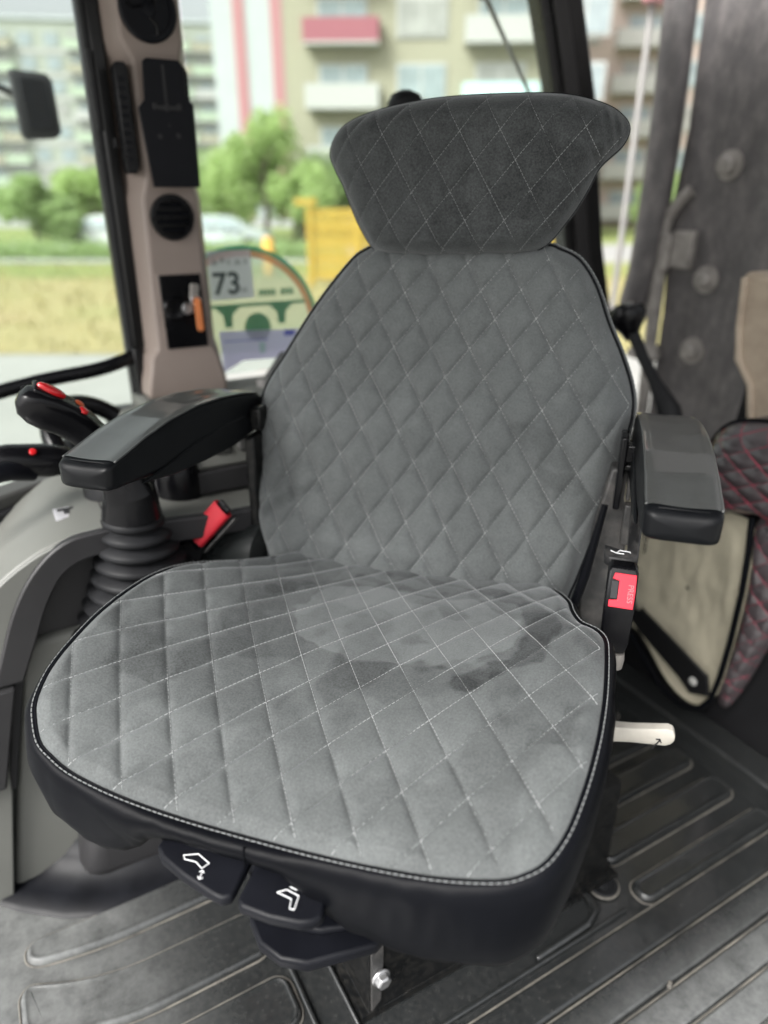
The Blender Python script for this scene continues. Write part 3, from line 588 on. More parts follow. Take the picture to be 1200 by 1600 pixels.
# height lever
mb = MB(); lo = []
for k, (x, h) in enumerate([(.20, .011), (.27, .0115), (.30, .0105), (.325, .0118), (.338, .0125), (.344, .0095), (.3465, .004)]):
    lo.append([(x, -.100 + yy_, SEAT_Z - .128 + .012 * (x - .27) / .07 + zz_) for yy_, zz_ in ((-.006, -h), (.006, -h), (.008, -h * .6), (.008, h * .6), (.006, h), (-.006, h), (-.008, h * .6), (-.008, -h * .6))])
hl = mb.loft(lo).build('height_lever', 'ivory', seat, bevel=.001)
mb = MB(); cc = [(.3275 + .003 * math.sin(t * 1.6), -.1085, SEAT_Z - .1265 + .008 * t) for t in np.linspace(-1, 1, 7)]; mb.tube(cc, .0008, 5); mb.tube([cc[-1], (cc[-1][0] - .0045, -.1085, cc[-1][2] - .001)], .0008, 5); mb.tube([cc[-1], (cc[-1][0] + .002, -.1085, cc[-1][2] - .005)], .0008, 5); mb.build('arrow_mark', 'ink', hl)
# --- pedestal, square to the cab
SM = Matrix.Translation(seat.location) @ Matrix.Rotation(seat.rotation_euler.z, 4, 'Z'); SI = SM.inverted()
def in_seat(m): m.v = [tuple(SI @ Vector(p)) for p in m.v]; return m
mb = MB(); mb.loft([[(.262, .520, .001), (.72, .512, .001), (.72, .93, .001), (.262, .93, .001)], [(.262, .520, .012), (.72, .512, .012), (.72, .93, .012), (.262, .93, .012)], [(.272, .520, .013), (.70, .520, .013), (.70, .91, .013), (.272, .91, .013)], [(.272, .520, .21), (.70, .520, .21), (.70, .91, .21), (.272, .91, .21)]])
ped = in_seat(mb).build('pedestal', 'painted_black', seat, bevel=.004)
mb = MB(); mb.prism([(.274, .02), (.288, .035), (.292, .11), (.292, .185), (.284, .20), (.274, .20)], lambda x, z: (x, .5165, z), lambda x, z: (x, .520, z)); in_seat(mb).build('corner_flange', 'bracket_grey', ped, bevel=.001)
mb = MB(); mb.lathe([(.013, 0), (.0135, .002), (.012, .004)], (.287, .5165, .083), (0, -1, 0), 24); mb.lathe([(.0105, .004), (.0105, .011), (.008, .013)], (.287, .5165, .083), (0, -1, 0), 6); in_seat(mb).build('bolt', 'bolt_steel', ped, bevel=.0008)
mb = MB(); mb.tube([(.36 + .02 * math.sin(k * .6) + .012 * k, .508 + .004 * math.cos(k), .17 - .018 * math.sin(k / 9 * math.pi)) for k in range(10)], .0035, 8); in_seat(mb).build('cable', 'rubber', ped)
mb = MB(); prof = []
for k in range(8):
    z = .2 + k * .026; prof += [(.150, z), (.166, z + .008), (.166, z + .015), (.150, z + .023)]
lo = []
for r_, z in prof: lo.append([(.47 + r_ * 1.15 * math.copysign(abs(math.cos(t)) ** .6, math.cos(t)), .715 + r_ * 1.1 * math.copysign(abs(math.sin(t)) ** .6, math.sin(t)), z) for t in [2 * math.pi * j / 40 for j in range(40)]])
in_seat(mb.loft(lo)).build('suspension_boot', 'rubber', seat, ang=50)

# ------------------------------------------------------------------ cab floor (setting)
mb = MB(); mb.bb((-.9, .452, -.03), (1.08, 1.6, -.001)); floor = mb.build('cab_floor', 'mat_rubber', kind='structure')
def rrect(u0, u1, v0, v1, r, n=6, bend=0., taper=0.):
    p = []
    for cx, cy_, a0 in ((u1 - r, v1 - r, 0), (u0 + r, v1 - r, 90), (u0 + r, v0 + r, 180), (u1 - r, v0 + r, 270)):
        for k in range(n + 1):
            a = R(a0 + 90 * k / n); p.append((cx + r * math.cos(a), cy_ + r * math.sin(a)))
    q = []   # add points along the long sides so that a rib can bend
    for i, (x, y) in enumerate(p):
        x2, y2 = p[(i + 1) % len(p)]; m_ = 12 if abs(x2 - x) > .05 else 1
        for k in range(m_):
            t = k / m_; q.append((x + (x2 - x) * t, y + (y2 - y) * t))
    def warp(x, y):
        t = min(max((.04 - x) / .16, 0), 1); vc = (v0 + v1) / 2
        return x, vc + (y - vc) * (1 - taper * t * t) + bend * t * t
    return [warp(*a) for a in q]
def rib(u0, u1, v0, v1, h=.011, bend=0., taper=0.):
    o_ = rrect(u0, u1, v0, v1, min(.02, (v1 - v0) * .42), bend=bend, taper=taper); cx = sum(p[0] for p in o_) / len(o_); vc = (v0 + v1) / 2
    n_ = len(o_); P_ = [Vector((x, y, 0)) for x, y in o_]
    N_ = []
    for k in range(n_):
        t_ = (P_[(k + 1) % n_] - P_[k - 1]).normalized(); N_.append(Vector((-t_.y, t_.x, 0)))
    def ring(d, z): return [(P_[k].x + N_[k].x * d, P_[k].y + N_[k].y * d, z) for k in range(n_)]
    m_ = MB(); m_.loft([ring(-.003, -.0005), ring(-.001, h * .6), ring(.0022, h), ring(.0045, h + .0004), ring(.0065, h - .0006), ring(.010, h - .0008)])
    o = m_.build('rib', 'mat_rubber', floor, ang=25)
    e_ = MB(); e_.tube(ring(-.0045, .0005) + [ring(-.0045, .0005)[0]], .0013, 5, caps=False); e_.build('groove_dust', 'mat_edge', o, ang=180)
    return o
for a in [(-.115, .19, .80, .852, .009, .012, .35), (-.128, .192, .672, .745, .009, .045, 0), (-.14, .196, .56, .632, .009, .055, 0),
          (.725, 1.045, .455, .492), (.722, 1.042, .534, .582), (.74, 1.04, .622, .668), (.78, 1.03, .70, .748), (.80, 1.02, .79, .835)]: rib(*a)
# border strips round the seat base
for u0, u1, v0, v1 in ((.204, .210, .47, .86), (.2535, .2585, .50, .86), (.21, .69, .462, .468)):
    mb = MB(); mb.bb((u0, v0, -.0005), (u1, v1, .006)); mb.build('border_bead', 'mat_rubber', floor, bevel=.002)
mb = MB(); mb.tube([(.52, .474, .001), (.62, .476, .003), (.645, .484, .004), (.653, .502, .004), (.655, .56, .002)], .006, 10); mb.build('mat_lip', 'mat_rubber', floor, bevel=.003)
mb = MB(); mb.lathe([(.0235, -.004), (.0235, .006), (.0225, .0075), (.0185, .0075), (.0175, .004), (.009, .0038), (.008, .006), (.003, .0065)], (.690, .514, 0), (0, 0, 1), 32); fp_ = mb.build('floor_plug', 'rubber', None, label='round black rubber plug set in the floor mat beside the seat base', cat='plug')
mb = MB(); mb.tube([(.690 + .0245 * math.cos(a), .514 + .0245 * math.sin(a), .003) for a in [2 * math.pi * j / 32 for j in range(33)]], .002, 6, caps=False); mb.build('plug_rim', 'mat_edge', fp_, ang=180)
# mat turned up against the console foot
mb = MB(); path = [(-.30, 1.03), (-.14, 1.0), (-.09, .955), (-.04, .915), (.02, .885), (.10, .862), (.20, .852), (.45, .845)]
nr = lambda i: (Vector((*path[min(i + 1, 7)], 0)) - Vector((*path[max(i - 1, 0)], 0))).normalized()
lo = []
for o_, z in ((-.045, -.0005), (-.038, .006), (-.012, .008), (.012, .014), (.035, .032), (.05, .055), (.06, .055)):
    lo.append([(p[0] - nr(i).y * o_, p[1] + nr(i).x * o_, z) for i, p in enumerate(path)])
mb.loft(lo, caps=False, closed=False); mb.build('turned_up_edge', 'mat_lip', floor, ang=60)
# door sill: long slats stepping down outwards
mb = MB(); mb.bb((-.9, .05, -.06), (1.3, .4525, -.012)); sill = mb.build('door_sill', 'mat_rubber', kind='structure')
for i, (v0, v1, z) in enumerate(((.402, .448, .006), (.357, .3985, .002), (.309, .3505, .001), (.262, .304, -.001), (.214, .257, -.003), (.166, .209, -.005))):
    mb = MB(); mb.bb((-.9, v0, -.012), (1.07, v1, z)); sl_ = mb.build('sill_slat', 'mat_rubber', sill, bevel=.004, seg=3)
    mb = MB(); mb.tube([(-.9, v1 + .0012, z - .004), (1.07, v1 + .0012, z - .004)], .0016, 5); mb.build('groove_dust', 'mat_edge', sl_)
mb = MB(); mb.box((.655, .3535, .004), (.010, .006, .006), Matrix.Rotation(.5, 3, 'Z')); mb.add([], []); mb.build('pebble', 'mat_edge', None, bevel=.0015, label='tiny pale pebble lying on the door sill', cat='pebble')
# rear kick panel, cab shell and two added unseen light blockers
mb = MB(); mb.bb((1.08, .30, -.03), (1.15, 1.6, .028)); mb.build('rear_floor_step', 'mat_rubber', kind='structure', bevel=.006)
mb = MB(); mb.bb((1.15, -.05, -.03), (1.30, 1.25, .50)); mb.build('rear_panel', 'dark_void', kind='structure', bevel=.01)
mb = MB(); mb.bb((-.7, .16, 1.52), (1.50, 1.60, 1.62)); mb.build('cab_roof', 'console_mid', kind='structure', bevel=.03)
mb = MB(); mb.bb((-.9, -.40, -1.0), (1.9, .045, -.07)); mb.build('reflection_blocker', 'dark_void', kind='structure', bevel=.02)  # unseen dark box added below the door to dim reflections in the skirt
mb = MB(); mb.bb((1.32, -.06, -.03), (1.38, .60, .62)); mb.build('floor_shade_panel', 'console_mid', kind='structure')  # unseen low panel added to keep the right-hand floor dark
mb = MB(); mb.bb((.20, 1.50, -.03), (1.20, 1.55, .60)); mb.build('cab_side_wall', 'console_mid', kind='structure')

# ------------------------------------------------------------------ side console
con = empty('side_console', (.2, 1.1, 0), 0, 'grey plastic side console with an arched dark trim beside the seat', 'console')
CI = Vector((-.2, -1.1, 0))
def part(m, name, mt, parent, root=None, **k):
    off = -Vector(root.location) if root is not None else CI
    m.v = [tuple(Vector(p) + off) for p in m.v]; return m.build(name, mt, parent, **k)
arch = [(-.078, .385), (-.061, .428), (-.033, .495), (0, .545), (.041, .578), (.087, .586), (.172, .583), (.304, .574), (.62, .57)]
inn = [(-.040, .385), (-.014, .442), (.011, .497), (.038, .535), (.073, .550), (.124, .549), (.304, .540), (.62, .536)]
A2 = crom(arch, 60, False); I2 = crom(inn, 60, False)
A3 = [(u - .085 * max(0, .06 - u) / .14, z + .0) for u, z in A2]; sh = [(-.24, .0), (-.20, .20)] + A3
mb = MB(); mb.prism(sh + [(u + .010, z - .016) for u, z in A3[::-1]] + [(-.185, .20), (-.225, 0)], lambda u, z: (u + .004, .9605, z - .003), lambda u, z: (u + .02, 1.24, z - .006)); part(mb, 'top_shell', 'console_light', con, bevel=.006)
mb = MB(); mb.prism([(-.24, 0), (-.20, .20)] + A3[:26] + [tuple(p) for p in A2[:26][::-1]] + [(-.094, .20), (-.13, 0)], lambda u, z: (u + .004, .9525, z - .004), lambda u, z: (u + .004, .9600, z - .004)); part(mb, 'front_web', 'console_light', con, bevel=.003)
mb = MB(); mb.prism([tuple(p) for p in A2] + [tuple(p) for p in I2[::-1]], lambda u, z: (u, .945, z), lambda u, z: (u, .9595, z)); tr = part(mb, 'arch_trim', 'console_dark', con, bevel=.003)
mb = MB(); mb.prism([tuple(p) for p in I2] + [(.62, .30)], lambda u, z: (u - .006, .985, z + .006), lambda u, z: (u - .006, .992, z + .006)); rp = part(mb, 'recess_panel', 'console_dark', con)
mb = MB(); mb.lathe([(.0085, 0), (.0085, .003), (.006, .004), (.004, .001)], (.028, .985, .524), (0, -1, 0), 20); part(mb, 'screw', 'ink', rp)
mb = MB(); mb.prism([(-.17, .22), (-.094, .22), (-.052, .382), (-.11, .382)], lambda u, z: (u, .938, z), lambda u, z: (u, .958, z)); part(mb, 'lower_trim', 'console_dark', con, bevel=.003)
mb = MB(); mb.prism([(-.094, .20), (-.083, .20), (-.026, .44), (-.042, .44)], lambda u, z: (u, .9585, z), lambda u, z: (u, .968, z)); part(mb, 'rubber_edge', 'ink', con, bevel=.002)
mb = MB(); mb.loft([[(-.125, .965, .0), (.4, .965, 0), (.4, 1.25, 0), (-.125, 1.25, 0)], [(-.035, .972, .43), (.4, .972, .43), (.4, 1.25, .43), (-.035, 1.25, .43)]]); part(mb, 'foot_panel', 'console_light', con, bevel=.012, seg=3)
mb = MB(); mb.loft([[(-.02, .985, .40), (.4, .985, .40), (.4, 1.25, .40), (-.02, 1.25, .40)], [(.012, 1.0, .462), (.4, 1.0, .462), (.4, 1.25, .462), (.012, 1.25, .462)]]); part(mb, 'step', 'console_light', con, bevel=.008, seg=3)
mb = MB(); mb.loft([[(-.012 + o_, .905 - o_ * .2, z), (.6, .84, z), (.6, 1.2, z), (-.012 + o_, 1.2, z)] for z, o_ in ((0, -.02), (.2, .02), (.43, .075))]); part(mb, 'column_cover', 'console_dark', con, bevel=.035, seg=4)
mb = MB(); mb.box((.06, 1.265, .556), (.5, .05, .03), Matrix.Rotation(R(30), 3, 'Z')); part(mb, 'outer_rail', 'console_mid', con, bevel=.006)
mb = MB(); mb.box((.07, 1.248, .52), (.5, .03, .06), Matrix.Rotation(R(30), 3, 'Z')); part(mb, 'outer_seal', 'ink', con, bevel=.006)
mb = MB(); mb.tube([(.105, .952, .580), (.105, .97, .5835), (.113, 1.19, .5795)], .0011, 5); part(mb, 'panel_joint', 'ink', con)
mb = MB(); mb.bb((.045, 1.035, .571), (.085, 1.075, .5795)); stp = part(mb, 'decal', 'paper_white', con)
mb = MB(); mb.bb((.050, 1.062, .579), (.082, 1.070, .5802)); mb.bb((.058, 1.048, .579), (.066, 1.062, .5802)); mb.bb((.074, 1.050, .579), (.080, 1.058, .5802)); part(mb, 'decal_mark', 'ink', stp)
# raised switch dais on the console
mb = MB(); mb.prism(rrect(.175, .66, 1.03, 1.35, .06), lambda u, v: (u, v, .575), lambda u, v: (u, v, .612)); part(mb, 'dais_base', 'console_dark', con, bevel=.003)
mb = MB(); mb.prism(rrect(.18, .66, 1.037, 1.34, .055), lambda u, v: (u, v, .612), lambda u, v: (u + .012, v + .015, .648)); ds = part(mb, 'dais_top', 'console_light', con, bevel=.006)
for k in range(4):
    mb = MB(); mb.box((.30 + k * .038, 1.052, .640), (.026, .018, .022), Matrix.Rotation(R(-25), 3, 'X')); part(mb, 'switch', 'console_mid', ds, bevel=.004)
mb = MB(); mb.bb((.328, 1.0275, .588), (.342, 1.031, .600)); part(mb, 'switch_hole', 'ink', con)
mb = MB(); mb.bb((.25, 1.22, .58), (.80, 1.50, .640)); ledge = part(mb, 'window_ledge', 'console_light', con, bevel=.01)
for k, (u, v) in enumerate(((.50, 1.40), (.53, 1.36), (.56, 1.42))):
    mb = MB(); mb.lathe([(.012, 0), (.012, .012), (.007, .016)], (u, v, .64), (0, 0, 1), 16); part(mb, 'ledge_knob', 'pale_rod', con)
mb = MB(); mb.prism([(.50, .64), (.60, .64), (.66, .70), (.55, .70)], lambda u, z: (u, 1.40, z), lambda u, z: (u, 1.42, z + .004)); part(mb, 'folding_rest', 'console_mid', con, bevel=.003)

# ------------------------------------------------------------------ loader joystick
js = empty('joystick', (.145, 1.0, .43), 0, 'big black joystick with rubber bellows, leaning grip and red thumb buttons', 'joystick')
mb = MB(); lo = []
N = 9; base = Vector((.146, .972, .415)); top = Vector((.137, .955, .603))
for k in range(N):
    t0 = k / N; r0 = .088 - .051 * t0 ** .9
    for dt, rr in ((0., .80), (.14, .95), (.36, 1.0), (.58, .97), (.76, .82), (.88, .76)):
        t = (k + dt) / N; c_ = base.lerp(top, t); tilt = .10 * t; r_ = (.122 - .084 * t ** .75) * rr
        lo.append([(c_.x + r_ * math.cos(a), c_.y + r_ * math.sin(a), c_.z - tilt * r_ * math.cos(a) * 1.0) for a in [2 * math.pi * j / 40 for j in range(40)]])
part(mb.loft(lo), 'bellows', 'rubber', js, js, ang=70)
mb = MB(); mb.tube([(.137, .955, .598), (.138, .954, .616), (.139, .953, .636), (.137, .952, .655)], [.0405, .0375, .034, .0295], 26); part(mb, 'neck', 'gloss_plastic', js, js, ang=70)
# grip head: elongated rounded body
hd0, hd1 = Vector((.092, .946, .737)), Vector((.034, .939, .779)); hx = (hd1 - hd0).normalized(); hz = Vector((.36, -.25, .90)); hz = (hz - hx * hz.dot(hx)).normalized(); hy = hz.cross(hx)
mb = MB(); lo = []
GS = [(.139, .952, .632, .034, .034), (.132, .952, .662, .027, .026), (.120, .952, .690, .0225, .022), (.104, .950, .716, .0208, .0205), (.090, .948, .735, .0215, .021), (.074, .945, .751, .0232, .022), (.056, .942, .763, .0240, .0225), (.042, .940, .772, .0220, .021), (.031, .938, .779, .0165, .016), (.026, .938, .782, .007, .007)]
for k, (u, v, z, rv_, rh_) in enumerate(GS):
    a0 = Vector(GS[max(k - 1, 0)][:3]); a1 = Vector(GS[min(k + 1, len(GS) - 1)][:3]); d_ = (a1 - a0).normalized(); n1 = (hz - d_ * hz.dot(d_)).normalized(); n2 = n1.cross(d_)
    lo.append([Vector((u, v, z)) + n2 * math.copysign(abs(math.cos(a)) ** .55, math.cos(a)) * rh_ + n1 * math.copysign(abs(math.sin(a)) ** .6, math.sin(a)) * rv_ for a in [2 * math.pi * j / 30 for j in range(30)]])
gh = part(mb.loft(lo), 'grip_head', 'gloss_plastic', js, js, ang=60)
Rh = Matrix((hx, hy, hz)).transposed()
mb = MB(); mb.box(hd0.lerp(hd1, .58) + hz * .0205, (.062, .027, .006), Rh); part(mb, 'button_plate', 'gloss_plastic', gh, js, bevel=.0028, seg=3)
mb = MB(); mb.loft([[hd0.lerp(hd1, .72) + hz * (.0225 + h_) + hx * (math.cos(a) * .018 * k_) + hy * math.sin(a) * .0075 * k_ for a in [2 * math.pi * j / 26 for j in range(26)]] for h_, k_ in ((0, 1), (.003, 1), (.0055, .9), (.007, .6), (.0074, .2))]); part(mb, 'thumb_button', 'bright_red', gh, js)
for k, (t, o_, m_) in enumerate(((.20, -.005, 'orange'), (.14, .008, 'bright_red'))):
    mb = MB(); mb.lathe([(.0062, 0), (.0062, .003), (.0045, .0045), (.0015, .005)], hd0.lerp(hd1, t) + hz * .0205 + hy * o_, hz, 18); part(mb, 'thumb_button', m_, gh, js)
mb = MB(); mb.lathe([(.0035, 0), (.0035, .001), (.001, .0012)], hd0.lerp(hd1, 1.03) - hy * .019 + hz * .004, -hy, 12); part(mb, 'grip_hole', 'ink', gh, js)

# ------------------------------------------------------------------ steering wheel and column switches
sw = empty('steering_wheel', (.115, 1.27, .45), 0, 'black steering wheel partly hidden behind the joystick grip', 'steering wheel')
wc = Vector((.150, 1.30, .602)); wn = Vector((.45, -.55, .70)).normalized(); wx, wy, _ = frame_of(wn)
rim = [wc + (wx * math.cos(t) + wy * math.sin(t)) * .085 for t in [2 * math.pi * j / 48 for j in range(49)]]
mb = MB(); mb.tube(rim, .0165, 12, caps=False); part(mb, 'rim', 'gloss_plastic', sw, sw, ang=180)
mb = MB(); mb.lathe([(.045, -.03), (.05, -.01), (.046, .008), (.02, .014)], wc - wn * .02, wn, 26); part(mb, 'hub', 'black_plastic', sw, sw)
for k in range(3):
    a = 2.2 * k + .4; d_ = wx * math.cos(a) + wy * math.sin(a); mb = MB(); mb.tube([wc - wn * .012 + d_ * .03, wc + d_ * .085], [.014, .009], 8, squash=.5); part(mb, 'spoke', 'gloss_plastic', sw, sw)
mb = MB(); mb.tube([wc - wn * .02, wc - wn * .10], .03, 14); part(mb, 'column', 'black_plastic', sw, sw)
cs = empty('column_switch', (.03, 1.10, .62), 0, 'black column switch pod with stalk, low at the left edge behind the joystick', 'switch')
mb = MB(); lo = []
for t, h_, w_ in ((-.04, .010, .012), (-.03, .026, .024), (0, .034, .030), (.05, .035, .032), (.08, .028, .028), (.095, .014, .014)): lo.append([(.005 + t * .95, 1.10 + w_ * .8 * math.cos(a), .655 - t * .15 + h_ * .72 * math.sin(a)) for a in [2 * math.pi * j / 22 for j in range(22)]])
cp = part(mb.loft(lo), 'pod', 'gloss_plastic', cs, cs, ang=60)
mb = MB(); mb.lathe([(.005, 0), (.005, .003), (.003, .004)], (.035, 1.082, .668), (0, -.6, .8), 12); part(mb, 'warning_button', 'bright_red', cp, cs)
mb = MB(); mb.tube([(-.12, 1.06, .645), (.0, 1.07, .65), (.03, 1.09, .635)], [.012, .014, .012], 10); part(mb, 'stalk', 'black_plastic', cs, cs)
lv = empty('lever_boot', (.165, 1.10, .575), 0, 'squat dark rubber boot of a small lever behind the joystick neck', 'lever')
mb = MB(); mb.lathe([(.048, 0), (.047, .018), (.036, .04), (.030, .05)], (.140, 1.10, .574), (0, 0, 1), 26); part(mb, 'boot', 'rubber', lv, lv)
mb = MB(); mb.tube([(.140, 1.10, .62), (.150, 1.10, .66)], [.016, .012], 12); part(mb, 'stem', 'gloss_plastic', lv, lv)
lv2 = empty('lever_boot', (.225, 1.02, .575), 0, 'black round lever boot on the console right of the joystick neck', 'lever')
mb = MB(); mb.lathe([(.036, 0), (.036, .035), (.03, .06), (.018, .072)], (.228, 1.055, .572), (0, 0, 1), 24); part(mb, 'boot', 'gloss_plastic', lv2, lv2)

# ------------------------------------------------------------------ far side of the cab: pillar, posts, glass
pil = empty('pillar_trim', (.355, 1.45, .64), 0, 'beige plastic pillar trim with round vents, side grilles and ignition panel', 'pillar')
def psec(z, uf0, uf1, vf, ub0, ub1, vb): return [(uf0, vf, z), (uf1, vf, z), (ub1, vb, z), (ub0, vb, z)]
mb = MB(); mb.loft([psec(.640, .268, .424, 1.400, .262, .446, 1.50), psec(.665, .270, .424, 1.400, .264, .446, 1.50), psec(.716, .284, .414, 1.412, .270, .440, 1.50), psec(.730, .300, .408, 1.420, .276, .436, 1.50),
    psec(1.000, .306, .404, 1.420, .280, .434, 1.50), psec(1.030, .318, .398, 1.424, .284, .428, 1.50), psec(1.215, .318, .398, 1.424, .284, .428, 1.50), psec(1.245, .302, .404, 1.420, .278, .430, 1.50), psec(1.75, .300, .400, 1.420, .276, .426, 1.50)])
part(mb, 'trim_body', 'beige', pil, pil, bevel=.006, seg=3)
mb = MB(); mb.lathe([(.047, -.002), (.047, .008), (.044, .011), (.037, .011), (.036, .006), (.012, .006), (.010, .009), (.003, .010)], (.352, 1.420, 1.285), (0, -1, 0), 40); sp = part(mb, 'round_vent', 'black_plastic', pil, pil)
for k in (0, 1, 2):
    a = R(30 + 120 * k); mb = MB(); mb.tube([(.352 + .010 * math.cos(a), 1.413, 1.285 + .010 * math.sin(a)), (.352 + .024 * math.cos(a + .5), 1.4125, 1.285 + .024 * math.sin(a + .5)), (.352 + .037 * math.cos(a + .3), 1.413, 1.285 + .037 * math.sin(a + .3))], .0025, 6); part(mb, 'vent_blade', 'gloss_plastic', sp, pil)
mb = MB(); mb.lathe([(.039, -.002), (.040, .008), (.038, .012), (.031, .012), (.030, .001), (.002, .001)], (.354, 1.420, .968), (0, -1, 0), 40); ve = part(mb, 'round_vent', 'gloss_plastic', pil, pil)
for k in range(4):
    z = .968 + (k - 1.5) * .014; hw_ = math.sqrt(max(.0295 ** 2 - (z - .968) ** 2, 0)); mb = MB(); mb.box((.354, 1.4105, z), (2 * hw_, .008, .0022), Matrix.Rotation(R(28), 3, 'X')); part(mb, 'vent_slat', 'black_plastic', ve, pil)
for name_, u0, u1, n_, vv in (('left', .286, .308, 10, 1.424), ('right', .398, .409, 10, 1.424)):
    mb = MB(); mb.prism([(u0, 1.200), (u0 + .004, 1.209), (u1 - .004, 1.209), (u1, 1.200), (u1, 1.050), (u1 - .006, 1.040), (u0 + .003, 1.040), (u0, 1.048)], lambda u, z: (u, vv + .03, z), lambda u, z: (u, vv - .006, z)); gr = part(mb, 'side_grille', 'gloss_plastic', pil, pil, bevel=.002)
    for k in range(n_):
        mb = MB(); mb.box(((u0 + u1) / 2 - .002, vv - .007, 1.062 + k * .0135), ((u1 - u0) * .5, .004, .006)); part(mb, 'grille_slat', 'black_plastic', gr, pil)
mb = MB(); mb.prism([(.3165, .868), (.3955, .868), (.3985, .730), (.3185, .730)], lambda u, z: (u, 1.4165, z), lambda u, z: (u, 1.424, z)); ip = part(mb, 'ignition_panel', 'gloss_plastic', pil, pil, bevel=.002)
mb = MB(); mb.prism([(.3125, .872), (.3995, .872), (.4025, .7265), (.3145, .7265)], lambda u, z: (u, 1.4185, z), lambda u, z: (u, 1.424, z)); part(mb, 'panel_bezel', 'beige', pil, pil, bevel=.002)
mb = MB(); mb.lathe([(.022, 0), (.022, .006), (.018, .010), (.014, .008), (.002, .008)], (.338, 1.417, .806), (0, -1, 0), 26); part(mb, 'rotary_knob', 'gloss_plastic', ip, pil)
key = empty('ignition_key', (.366, 1.41, .80), 0, 'ignition key with chrome ring and orange tag in the black panel', 'key')
mb = MB(); mb.lathe([(.0115, 0), (.0115, .010), (.009, .014), (.004, .014)], (.362, 1.4165, .806), (0, -1, 0), 22); part(mb, 'key_barrel', 'bolt_steel', key, key)
mb = MB(); mb.box((.374, 1.392, .838), (.018, .008, .030), Matrix.Rotation(R(8), 3, 'Y')); part(mb, 'key_bow', 'dusty_steel', key, key, bevel=.004, seg=3)
mb = MB(); mb.tube([(.374 + .009 * math.cos(a), 1.388, .822 + .009 * math.sin(a)) for a in [2 * math.pi * j / 20 for j in range(21)]], .0014, 6); part(mb, 'key_ring', 'bolt_steel', key, key)
mb = MB(); mb.prism(rrect(.3705, .3835, .765, .828, .006), lambda u, z: (u + (z - .80) * -.03, 1.385, z), lambda u, z: (u + (z - .80) * -.03, 1.389, z)); part(mb, 'key_tag', 'amber_tag', key, key, bevel=.001)
pm = empty('device_mount', (.358, 1.39, 1.02), 0, 'flat black bracket plate for a device, screwed to the beige pillar', 'bracket')
mb = MB(); mb.prism([(.327, 1.2085), (.333, 1.2125), (.386, 1.2125), (.392, 1.2065), (.394, 1.158), (.405, 1.148), (.4035, 1.018), (.322, 1.018), (.3115, 1.140), (.323, 1.152)], lambda u, z: (u, 1.385, z), lambda u, z: (u, 1.395, z)); pl = part(mb, 'plate', 'black_plastic', pm, pm, bevel=.0015)
mb = MB(); mb.bb((.3555, 1.3838, 1.150), (.3605, 1.3856, 1.204)); part(mb, 'slot', 'ink', pl, pm)
mb = MB(); mb.bb((.335, 1.3825, 1.1375), (.382, 1.3856, 1.1445)); mb.box((.338, 1.383, 1.143), (.008, .003, .010)); mb.box((.379, 1.383, 1.143), (.008, .003, .010)); mb.box((.358, 1.383, 1.142), (.008, .003, .014)); part(mb, 'clip_bar', 'ink', pl, pm, bevel=.001)
for u, z in ((.3415, 1.0975), (.3735, 1.0995), (.3595, 1.115)):
    mb = MB(); mb.lathe([(.0042 if z < 1.11 else .002, 0), (.0042 if z < 1.11 else .002, .001), (.001, .0012)], (u, 1.3856, z), (0, -1, 0), 14); part(mb, 'screw_hole', 'ink', pl, pm)
mb = MB(); mb.bb((.34, 1.395, 1.05), (.376, 1.43, 1.19)); part(mb, 'spacer', 'black_plastic', pm, pm)

wp = empty('window_post', (.262, 1.5, .0), 0, 'slim black window post left of the beige pillar', 'window post')
mb = MB(); mb.prism([(.252, 1.512), (.288, 1.512), (.288, 1.47), (.268, 1.468), (.252, 1.486)], lambda u, v: (u, v, .45), lambda u, v: (u - .004, v, 1.75)); part(mb, 'post', 'frame_black', wp, wp, bevel=.003)
mb = MB(); mb.tube([(.261, 1.478, .46), (.258, 1.476, 1.74)], .007, 8); part(mb, 'rubber_seal', 'rubber', wp, wp)
mb = MB(); mb.box((.281, 1.466, 1.09), (.006, .008, .016)); mb.box((.258, 1.466, 1.17), (.008, .006, .12)); part(mb, 'latch', 'ink', wp, wp, bevel=.001)
hr = empty('window_rail', (.15, 1.45, .69), 0, 'black rail curving along the window bottom above the joystick', 'rail')
mb = MB(); mb.tube(crom([(.270, 1.475, .716), (.235, 1.46, .708), (.185, 1.45, .699), (.104, 1.45, .691), (.055, 1.45, .684), (.010, 1.45, .676), (-.06, 1.45, .66)], 40, False).tolist(), .0115, 12, squash=1.2); part(mb, 'rail_tube', 'gloss_plastic', hr, hr, ang=80)
mb = MB(); mb.bb((.258, 1.455, .60), (.278, 1.475, .73)); part(mb, 'rail_bracket', 'frame_black', hr, hr, bevel=.004)
cp_ = empty('rear_corner_post', (1.45, 1.5, 0), 0, 'leaning black corner post of the cab behind the headrest', 'corner post')
mb = MB(); mb.loft([[(1.254 + a, 1.50, z), (1.254 + a + .135, 1.50, z), (1.254 + a + .12, 1.56, z), (1.254 + a + .01, 1.56, z)] for z, a in ((1.75, -.12), (1.41, 0), (1.225, .068), (.88, .150), (.56, .262), (.30, .34))]); part(mb, 'post_body', 'frame_black', cp_, cp_, bevel=.006)
mb = MB(); mb.loft([[(1.254 + a + .028, 1.492, z), (1.254 + a + .075, 1.492, z), (1.254 + a + .07, 1.503, z), (1.254 + a + .033, 1.503, z)] for z, a in ((1.74, -.117), (1.41, 0), (1.225, .068), (.88, .150), (.56, .262))]); part(mb, 'post_cover', 'post_grey', cp_, cp_, bevel=.004)
